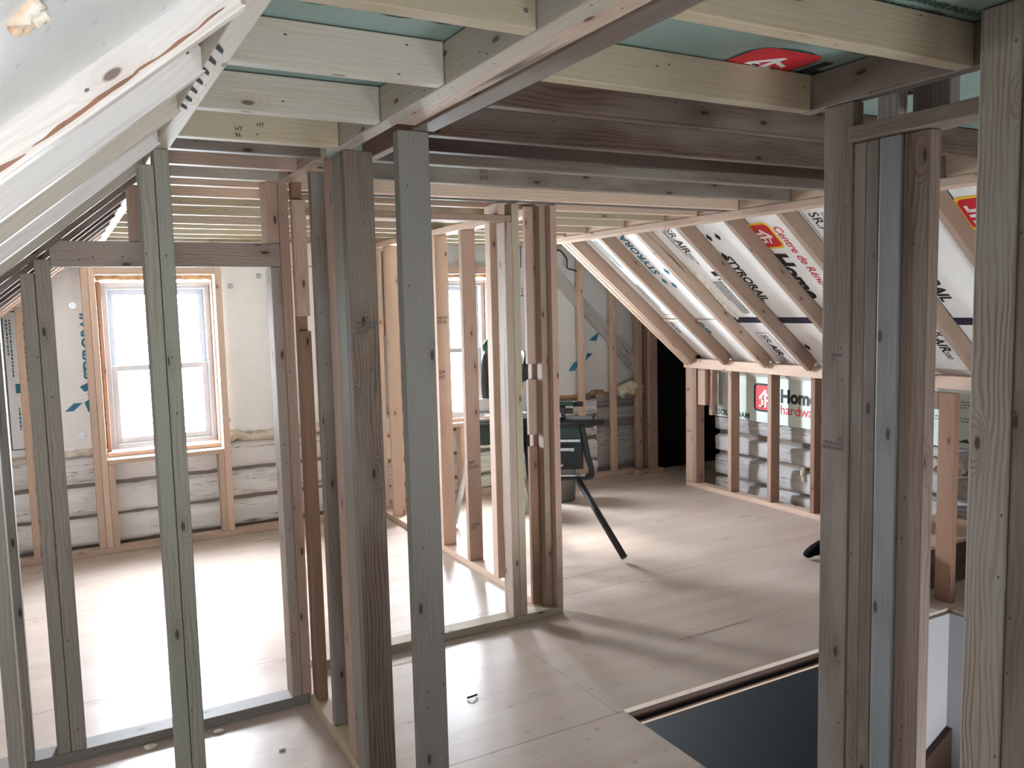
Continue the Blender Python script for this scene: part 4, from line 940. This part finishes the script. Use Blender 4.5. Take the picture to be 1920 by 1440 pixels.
board('crossbar', 'knotty light crossbar between the two right posts', (1.702, 1.790), (0.96, 1.394), (1.918, 1.955), 'tan', 'crossbar')
vert('nearest right post board with long oval grain rings', (1.660, 1.698), (0.962, 1.047), (0.001, 2.111), mat='ringed')
vert('plain board at the right edge of the view', (1.662, 1.700), (0.873, 0.9605), (0.001, 2.111), mat='tan')
for b, frs in ((b1, [(Frame((1.7195, 1.415, 1.17), (0, 1, 0), (0, 0, -1)), ('240-2 NLGA', 'S-P-F STUD', 'HT'), 0.012), (Frame((1.7195, 1.45, 1.40), (0, -1, 0), (0, 0, 1)), ('KD-HT', '96'), 0.010)]),
               (bp_, [(Frame((0.80, 2.4395, 1.50), (1, 0, 0), (0, 0, 1)), ('240-2 NLGA', 'S-P-F STUD', 'KD-HT'), 0.013)]),
               (j4, [(Frame((0.47, 2.4125, 2.045), (1, 0, 0), (0, 0, 1)), ('HT', '96'), 0.016), (Frame((0.53, 2.4125, 2.06), (1, 0, 0), (0, 0, 1)), ('HT',), 0.016)]),
               (jst, [(Frame((1.50, 2.9645, 2.066), (1, 0, 0), (0, 0, 1)), ('SRT', 'SRT'), 0.024)]),
               (dA, [(Frame((2.074, 4.3445, 0.62), (1, 0, 0), (0, 0, 1)), ('SPF', 'STUD'), 0.026), (Frame((2.08, 4.3445, 0.25), (1, 0, 0), (0, 0, 1)), ('S-GRN', 'SPF'), 0.020)]),
               (dB, [(Frame((2.072, 4.7245, 1.47), (1, 0, 0), (0, 0, 1)), ('NLGA', 'STUD'), 0.026), (Frame((2.072, 4.7245, 1.13), (1, 0, 0), (0, 0, 1)), ('SPF', 'HT'), 0.030)]),
               (ks0, [(Frame((4.5695, 5.325, 0.80), (0, -1, 0), (0, 0, 1)), ('SPF',), 0.034), (Frame((4.5695, 5.325, 0.46), (0, -1, 0), (0, 0, 1)), ('STUD',), 0.026)])):
    for F_, ls, s in frs:
        for k, tx in enumerate(ls):
            text(Frame(F_.p(0, -s * 1.05 * k), F_.x, F_.y), tx, s, 'stamp', b, h=0.0006, name='grade_stamp', off=0.0004)
# nail heads on the nearest joist end
for z_ in (2.05, 2.088):
    bm = bmesh.new(); cyl_into(bm, (0.742, 1.2755, z_), (0.742, 1.2725, z_), 0.0045, seg=10)
    o = link('nail_head', bm, 'steel'); o.parent = j1; o.matrix_parent_inverse = Matrix.Translation(-j1.location)

# small litter on the floor
bm = bmesh.new(); tube_into(bm, smooth_path([(1.33, 2.86, 0.006), (1.35, 2.85, 0.012), (1.375, 2.865, 0.006)], 6), 0.004, 6)
tag(recenter(link('black_plastic_scrap', bm, 'rubber')), 'tiny curved black scrap on the plywood floor in front of middle partition', 'scrap')
for i, (x, y, r) in enumerate(((0.60, 2.86, 0.009), (0.43, 3.11, 0.012), (0.20, 3.12, 0.014), (0.63, 2.60, 0.006))):
    bm = bmesh.new(); bmesh.ops.create_icosphere(bm, subdivisions=2, radius=r)
    for v in bm.verts: v.co = Vector((v.co.x * 1.6, v.co.y, v.co.z * 0.6)) * (0.9 + 0.6 * noise.noise(v.co * 60 + Vector((i * 3, 0, 0))))
    o = link('foam_crumb', bm, 'spray', smooth=True); o.location = (x, y, r * 0.5)
    tag(o, ['pale foam crumb on the floor beside the built-up post plate', 'foam crumb against the left partition plate, right of the doubled stud', 'torn foam crumb against the left partition plate, left of the doubled stud', 'smallest foam crumb, nearest the camera'][i], 'crumb')

# ================================================================== MITRE SAW ON ITS STAND
def part(root, name, bm, mat, smooth=False, lab=None):
    o = link(name, bm, mat, smooth=smooth); o.parent = root; o.matrix_parent_inverse = Matrix.Translation(-root.location)
    if lab: o['label'] = lab
    return o
ss = empty('saw_stand', (2.70, 4.62, 0)); tag(ss, 'dark green folding saw stand with splayed black legs carrying the saw', 'saw stand')
bm = bmesh.new(); tube_into(bm, [(2.30, 4.84, 0.78), (3.06, 4.362, 0.78)], 0.022, 10); tube_into(bm, [(2.36, 5.00, 0.78), (3.10, 4.535, 0.78)], 0.022, 10)
part(ss, 'top_rail', bm, 'sawblack', True)
A = Vector((2.30, 4.84, 0)); B = Vector((3.0, 4.40, 0)); dB_ = (B - A).normalized(); nB = Vector((-dB_.y, dB_.x, 0))
def sbox(bm, a, b, n0, n1, z0, z1, bev=0.006):
    return box_into(bm, A + dB_ * a + nB * n0 + Vector((0, 0, z0)), (dB_, nB, (0, 0, 1)), (b - a, n1 - n0, z1 - z0), bev)
bm = bmesh.new(); sbox(bm, 0.02, 0.76, 0.0, 0.03, 0.64, 0.765); part(ss, 'side_panel', bm, 'sawgreen')
bm = bmesh.new(); sbox(bm, 0.55, 0.76, 0.02, 0.16, 0.47, 0.66); part(ss, 'lower_box', bm, 'sawblack')
bm = bmesh.new(); sbox(bm, 0.50, 0.83, -0.01, 0.19, 0.745, 0.80, 0.01); part(ss, 'extension_bed', bm, 'sawblack')
bm = bmesh.new(); tube_into(bm, smooth_path([A + dB_ * 0.75 + Vector((0, 0, .76)), A + dB_ * 0.77 + Vector((0, 0, .66)), A + dB_ * 0.785 + Vector((0, 0, .57)), A + dB_ * 0.81 + Vector((0, 0, .46)), A + dB_ * 0.78 + Vector((0, 0, .42)), A + dB_ * 0.56 + Vector((0, 0, .42))]), 0.020, 10)
part(ss, 'end_brace', bm, 'sawblack', True)
bm = bmesh.new(); sbox(bm, 0.34, 0.77, -0.015, 0.012, 0.425, 0.445, 0.003); part(ss, 'cross_tube', bm, 'steel', lab='shiny steel cross tube')
bm = bmesh.new(); sbox(bm, 0.56, 0.74, -0.012, 0.0, 0.655, 0.675, 0.003); sbox(bm, 0.50, 0.70, -0.03, -0.014, 0.60, 0.622, 0.003); part(ss, 'steel_latch', bm, 'steel')
for q in (0.62, 0.69):
    bm = bmesh.new(); p = A + dB_ * q; cyl_into(bm, p + Vector((0, 0, .50 + (q - .62) * 1.4)) - nB * 0.0, p + Vector((0, 0, .50 + (q - .62) * 1.4)) + nB * 0.03, 0.008, seg=8); part(ss, 'bolt', bm, 'steel')
for nm, p0, p1, mt in (('leg', (2.86, 4.38, 0.43), (2.885, 3.925, 0.03), 'sawblack'), ('leg', (2.56, 4.52, 0.78), (2.415, 4.15, 0.03), 'sawblack'),
                       ('leg', (2.42, 4.93, 0.80), (2.37, 5.22, 0.03), 'steel'), ('leg', (2.50, 4.72, 0.74), (2.98, 5.12, 0.03), 'steel')):
    bm = bmesh.new(); cyl_into(bm, p0, p1, 0.021, seg=14); L = part(ss, nm, bm, mt, True)
    d = (Vector(p1) - Vector(p0)).normalized(); bm = bmesh.new(); cyl_into(bm, Vector(p1) - d * 0.04, (p1[0], p1[1], 0.001), 0.027, 0.030, seg=14)
    f = link('rubber_foot', bm, 'rubber', smooth=True); f.parent = L; f.matrix_parent_inverse = Matrix.Translation(-ss.location)
ms = empty('mitre_saw', (2.55, 4.72, 0.80)); tag(ms, 'green and black sliding mitre saw standing on the green stand', 'saw')
C0 = Vector((2.56, 4.76, 0.815))
bm = bmesh.new(); cyl_into(bm, C0 + Vector((0, 0, 0.0)), C0 + Vector((0, 0, 0.035)), 0.15, seg=32); cyl_into(bm, C0 + Vector((-.10, -.10, 0.0)), C0 + Vector((-.13, -.26, 0.0)), 0.03, seg=12); part(ms, 'turntable', bm, 'alu')
bm = bmesh.new(); sbox(bm, 0.05, 0.62, 0.02, 0.16, 0.81, 0.845); part(ms, 'base', bm, 'alu')
bm = bmesh.new(); sbox(bm, 0.06, 0.28, 0.12, 0.145, 0.845, 0.93); sbox(bm, 0.36, 0.60, 0.12, 0.145, 0.845, 0.93); part(ms, 'fence', bm, 'alu')
bm = bmesh.new(); sbox(bm, 0.56, 0.70, 0.03, 0.09, 0.885, 0.912, 0.008); part(ms, 'work_support', bm, 'sawgreen')
bm = bmesh.new(); p = A + dB_ * 0.70 + nB * 0.06 + Vector((0, 0, 0.895)); cyl_into(bm, p, p + dB_ * 0.065, 0.018, seg=12); part(ms, 'black_grip', bm, 'sawblack', True)
bm = bmesh.new(); sbox(bm, 0.60, 0.65, 0.03, 0.075, 0.801, 0.884, 0.008); sbox(bm, 0.65, 0.70, 0.03, 0.05, 0.835, 0.87, 0.006); part(ms, 'clamp', bm, 'sawblack')
H = Vector((2.54, 4.80, 1.12))
bm = bmesh.new(); tube_into(bm, smooth_path([(2.56, 4.98, 0.84), (2.56, 5.02, 1.0), (2.55, 4.97, 1.20), (2.54, 4.84, 1.26)]), 0.045, 12); part(ms, 'pivot_arm', bm, 'sawblack', True)
def disc(bm, c, ax, r, t, seg=32): cyl_into(bm, Vector(c) - Vector(ax) * t / 2, Vector(c) + Vector(ax) * t / 2, r, seg=seg)
bm = bmesh.new(); disc(bm, (2.52, 4.74, 1.16), (1, 0, 0), 0.145, 0.05); part(ms, 'blade_guard', bm, 'sawgreen2')
bm = bmesh.new(); disc(bm, (2.515, 4.73, 1.13), (1, 0, 0), 0.125, 0.004, 40); part(ms, 'saw_blade', bm, 'steel')
bm = bmesh.new(); cyl_into(bm, (2.54, 4.76, 1.18), (2.74, 4.72, 1.22), 0.062, 0.055, 20); part(ms, 'motor_housing', bm, 'sawgreen', True)
bm = bmesh.new(); cyl_into(bm, (2.74, 4.72, 1.22), (2.79, 4.71, 1.23), 0.052, 0.045, 20); part(ms, 'motor_cap', bm, 'sawblack', True)
bm = bmesh.new(); tube_into(bm, smooth_path([(2.56, 4.62, 1.34), (2.52, 4.50, 1.33), (2.48, 4.44, 1.26), (2.50, 4.50, 1.20)]), 0.019, 10); part(ms, 'handle', bm, 'sawblack', True)
bm = bmesh.new(); disc(bm, (2.36, 4.62, 1.38), (0.6, 0.5, 0.6), 0.075, 0.02, 24); disc(bm, (2.355, 4.615, 1.375), (0.6, 0.5, 0.6), 0.055, 0.03, 24); part(ms, 'dust_hood', bm, 'sawgreen2')
bm = bmesh.new(); path = [Vector((2.43, 4.66, 1.08 - 0.022 * k)) + Vector((0.0, -0.003 * k, 0)) for k in range(14)]
tube_into(bm, path, 0.072, 16, lambda i, t: 0.72 + 0.3 * math.sin(math.pi * min(1, (i + 2) / 15.0))); part(ms, 'dust_bag', bm, 'sawblack', True)
bm = bmesh.new(); tube_into(bm, smooth_path([(2.44, 4.62, 1.10), (2.35, 4.56, 1.02), (2.32, 4.55, 0.92), (2.36, 4.55, 0.86), (2.44, 4.56, 0.88), (2.40, 4.55, 0.95), (2.33, 4.56, 0.98)]), 0.006, 8); part(ms, 'power_cord', bm, 'rubber', True)
bm = bmesh.new(); tube_into(bm, [(2.40, 4.62, 1.34), (2.31, 4.60, 1.13)], 0.005, 8); part(ms, 'lock_rod', bm, 'cordorange', True)
# offcuts lying on the stand
for i in range(4):
    bm = bmesh.new(); a = 0.5 + 0.25 * i; dd = Vector((math.cos(a), -math.sin(a), 0.02)); nn = Vector((math.sin(a), math.cos(a), 0))
    box_into(bm, Vector((2.30 + 0.03 * i, 4.66 - 0.02 * i, 0.826 + 0.014 * i)), (dd, nn, dd.cross(nn)), (0.16, 0.02, -0.010) if False else (0.16, 0.02, 0.010), 0.001)
    o = recenter(link('wood_offcut', bm, 'fresh')); tag(o, 'thin wood offcut lying among others on the left end of the saw stand', 'offcut', 'offcuts on the saw stand')
# bucket and bin beyond
bk = empty('bucket', (3.03, 5.42, 0)); tag(bk, 'cream plastic bucket on the floor behind the saw stand', 'bucket')
bm = bmesh.new(); cyl_into(bm, (3.03, 5.42, 0.001), (3.03, 5.42, 0.48), 0.135, 0.155, 28, caps=False)
vs = [v for v in bm.verts if v.co.z < 0.01]; bm.faces.new(sorted(vs, key=lambda v: math.atan2(v.co.y - 5.42, v.co.x - 3.03))); part(bk, 'bucket_body', bm, 'bucket', True)
bm = bmesh.new(); cyl_into(bm, (3.03, 5.42, 0.44), (3.03, 5.42, 0.475), 0.163, 0.163, 28, caps=False); part(bk, 'rim', bm, 'bucket', True)
bn = empty('dust_bin', (3.42, 5.50, 0)); tag(bn, 'dark grey bin on the floor right of the cream bucket', 'bin')
bm = bmesh.new(); cyl_into(bm, (3.42, 5.50, 0.001), (3.42, 5.50, 0.40), 0.12, 0.14, 24); part(bn, 'bin_body', bm, 'bin', True)
bm = bmesh.new(); cyl_into(bm, (3.42, 5.50, 0.4005), (3.42, 5.50, 0.42), 0.148, 0.148, 24); part(bn, 'lid', bm, 'sawblack', True)

# ================================================================== PERSON kneeling behind the right post
def skin_body(name, joints, edges, mat, parent=None, sub=2):
    me = bpy.data.meshes.new(name); me.from_pydata([j[0] for j in joints], edges, [])
    o = bpy.data.objects.new(name, me); COL.objects.link(o); me.materials.append(M[mat])
    md = o.modifiers.new('s', 'SKIN'); md.use_smooth_shade = True
    for i, j in enumerate(joints):
        sv = me.skin_vertices[0].data[i]; r = j[1]; sv.radius = r if isinstance(r, tuple) else (r, r)
    me.skin_vertices[0].data[0].use_root = True
    s = o.modifiers.new('u', 'SUBSURF'); s.levels = sub; s.render_levels = sub
    dg = bpy.context.evaluated_depsgraph_get(); m2 = bpy.data.meshes.new_from_object(o.evaluated_get(dg)); m2.name = name
    bpy.data.objects.remove(o); m2.materials.clear(); m2.materials.append(M[mat])
    for p in m2.polygons: p.use_smooth = True
    o = bpy.data.objects.new(name, m2); COL.objects.link(o)
    if parent: o.parent = parent; o.matrix_parent_inverse = Matrix.Translation(-parent.location)
    return o

for ch in ms.children:
    if ch.name.split('.')[0] in ('dust_hood', 'dust_bag', 'power_cord', 'lock_rod', 'handle', 'blade_guard', 'saw_blade', 'motor_housing', 'motor_cap'):
        ch.data.transform(Matrix.Translation((0.05, 0, -0.10)))
pe = empty('person', (4.12, 3.26, 0)); tag(pe, 'person kneeling behind the right post, only a black sock and pink cuff visible', 'person')
# torso, head and arms, facing the knee wall (+x)
body = skin_body('body', [((4.03, 3.36, 0.30), (0.13, 0.16)), ((4.06, 3.36, 0.46), (0.11, 0.14)), ((4.10, 3.36, 0.64), (0.115, 0.16)), ((4.13, 3.36, 0.73), (0.09, 0.10)), ((4.15, 3.36, 0.80), 0.052), ((4.17, 3.36, 0.87), (0.075, 0.07)), ((4.18, 3.36, 0.965), (0.085, 0.075)),
   ((4.12, 3.52, 0.71), 0.055), ((4.20, 3.56, 0.50), 0.043), ((4.36, 3.50, 0.42), 0.034), ((4.41, 3.48, 0.415), (0.03, 0.02)),
   ((4.12, 3.20, 0.71), 0.055), ((4.20, 3.16, 0.50), 0.043), ((4.36, 3.22, 0.42), 0.034), ((4.41, 3.24, 0.415), (0.03, 0.02)),
   ((4.05, 3.45, 0.27), 0.085), ((4.36, 3.47, 0.085), 0.062), ((4.05, 3.47, 0.06), 0.050), ((3.90, 3.47, 0.055), 0.036), ((3.82, 3.47, 0.035), (0.035, 0.025)),
   ((4.05, 3.27, 0.27), 0.085), ((4.36, 3.25, 0.085), 0.062), ((4.06, 3.27, 0.075), 0.050), ((3.90, 3.285, 0.10), 0.036), ((3.82, 3.29, 0.045), (0.034, 0.026))],
   [(0, 1), (1, 2), (2, 3), (3, 4), (4, 5), (5, 6), (3, 7), (7, 8), (8, 9), (9, 10), (3, 11), (11, 12), (12, 13), (13, 14), (0, 15), (15, 16), (16, 17), (17, 18), (18, 19), (0, 20), (20, 21), (21, 22), (22, 23), (23, 24)], 'skin', pe)
# fingers and thumb rooted in each palm
for sgn, cy in ((1, 3.48), (-1, 3.24)):
    for k in range(4):
        yy = cy + (k - 1.5) * 0.019; L = (0.052, 0.064, 0.060, 0.046)[k]
        skin_body('finger', [((4.415, yy, 0.415), 0.009), ((4.415 + L * 0.6, yy, 0.420), 0.008), ((4.415 + L, yy, 0.405), 0.007)], [(0, 1), (1, 2)], 'skin', pe, 1)
    skin_body('thumb', [((4.395, cy + sgn * -0.022, 0.42), 0.010), ((4.42, cy - sgn * 0.052, 0.43), 0.009), ((4.445, cy - sgn * 0.058, 0.43), 0.008)], [(0, 1), (1, 2)], 'skin', pe, 1)
skin_body('trousers', [((4.03, 3.36, 0.30), (0.145, 0.175)), ((4.05, 3.36, 0.42), (0.125, 0.155)), ((4.05, 3.45, 0.27), 0.10), ((4.36, 3.47, 0.088), 0.078), ((4.05, 3.47, 0.072), 0.062), ((3.93, 3.47, 0.068), 0.052),
   ((4.05, 3.27, 0.27), 0.10), ((4.36, 3.25, 0.088), 0.078), ((4.06, 3.27, 0.085), 0.062), ((3.90, 3.285, 0.125), 0.052)],
   [(0, 1), (0, 2), (2, 3), (3, 4), (4, 5), (0, 6), (6, 7), (7, 8), (8, 9)], 'pinkcloth', pe)
skin_body('jumper', [((4.05, 3.36, 0.42), (0.125, 0.155)), ((4.10, 3.36, 0.64), (0.13, 0.175)), ((4.13, 3.36, 0.735), (0.095, 0.11)), ((4.12, 3.52, 0.71), 0.07), ((4.20, 3.56, 0.50), 0.058), ((4.33, 3.51, 0.435), 0.046), ((4.12, 3.20, 0.71), 0.07), ((4.20, 3.16, 0.50), 0.058), ((4.33, 3.21, 0.435), 0.046)],
   [(0, 1), (1, 2), (2, 3), (3, 4), (4, 5), (2, 6), (6, 7), (7, 8)], 'darkcloth', pe)
for sy_ in (3.29, 3.47):
    z1_ = 0.12 if sy_ < 3.4 else 0.075
    skin_body('sock', [((3.925, sy_, z1_), 0.042), ((3.87, sy_, z1_ - 0.02), 0.044), ((3.82, sy_, 0.052), (0.040, 0.034)), ((3.755, sy_ + 0.01, 0.022), (0.030, 0.018))], [(0, 1), (1, 2), (2, 3)], 'sock', pe)
bm = bmesh.new(); bmesh.ops.create_uvsphere(bm, u_segments=24, v_segments=16, radius=1)
for v in bm.verts:
    q = v.co.copy(); v.co = Vector((4.16 + q.x * 0.095, 3.36 + q.y * 0.088, 0.955 + q.z * 0.105))
    if q.x > 0.35 and q.z < 0.55: v.co.x = 4.16 + 0.03
part(pe, 'hair', bm, 'hair', True)
for (dx, dy, dz, r, mt, nm) in ((0.078, 0.030, 0.0, 0.010, 'whiteink', 'eye'), (0.078, -0.030, 0.0, 0.010, 'whiteink', 'eye'), (0.092, 0, -0.022, 0.013, 'skin', 'nose'), (0.080, 0, -0.052, 0.013, 'redink', 'mouth')):
    bm = bmesh.new(); bmesh.ops.create_icosphere(bm, subdivisions=2, radius=r)
    for v in bm.verts: v.co = Vector((v.co.x, v.co.y * (1.6 if nm == 'mouth' else 1), v.co.z * (0.4 if nm == 'mouth' else 1.2))) + Vector((4.18 + dx, 3.36 + dy, 0.945 + dz))
    part(pe, nm, bm, mt, True)

for ch in pe.children:
    ch.data.transform(Matrix.Translation((0.05, -0.095, 0)))

# ================================================================== groups of like things
GROUPS = {'ceiling_joist': 'ceiling joists', 'seam_tape': 'seam tapes on the right slope foam', 'knee_wall_stud': 'studs of the right knee wall',
          'cripple_stud': 'short cripple studs around the windows', 'nailing_board': 'nailing boards at the partition corners', 'nailing_block': 'nailers beside the first knee wall stud',
          'bottom_plate': 'floor plates of the framed walls', 'spray_foam': 'beads and lumps of spray foam', 'foam_crumb': 'foam crumbs on the floor', 'gap_insulation': 'old insulation around the windows',
          'ceiling_beam': 'beams and header plies under the ceiling', 'rake_board': 'edge boards of the right slope', 'cripple_block': 'short blocks above headers', 'window_header': 'headers over the windows',
          'rough_sill': 'framing sills under the windows', 'door_header': 'partition door headers', 'ridge_side_plate': 'plates where slopes meet the joists'}
for o in list(COL.objects):
    if o.parent or 'label' not in o or 'group' in o: continue
    n_ = o.name.split('.')[0]
    if n_ == 'roof_rafter': o['group'] = 'left roof rafters' if o.location.x < 1.5 else 'right roof rafters'
    elif n_ == 'foam_board':
        o['group'] = 'foam boards between the right rafters' if 'slope bay' in o['label'] else ('foam boards between the left rafters' if ('left slope' in o['label'] or 'top left corner' in o['label']) else 'foam boards on the walls')
    elif n_ == 'wall_stud':
        o['group'] = 'far wall studs' if o.location.y > 5.85 else ('studs of the middle partitions' if o.location.y > 3.4 else ('boards of the right posts' if o.location.x > 1.6 else 'studs of the left partition and near posts'))
    elif n_ in GROUPS: o['group'] = GROUPS[n_]
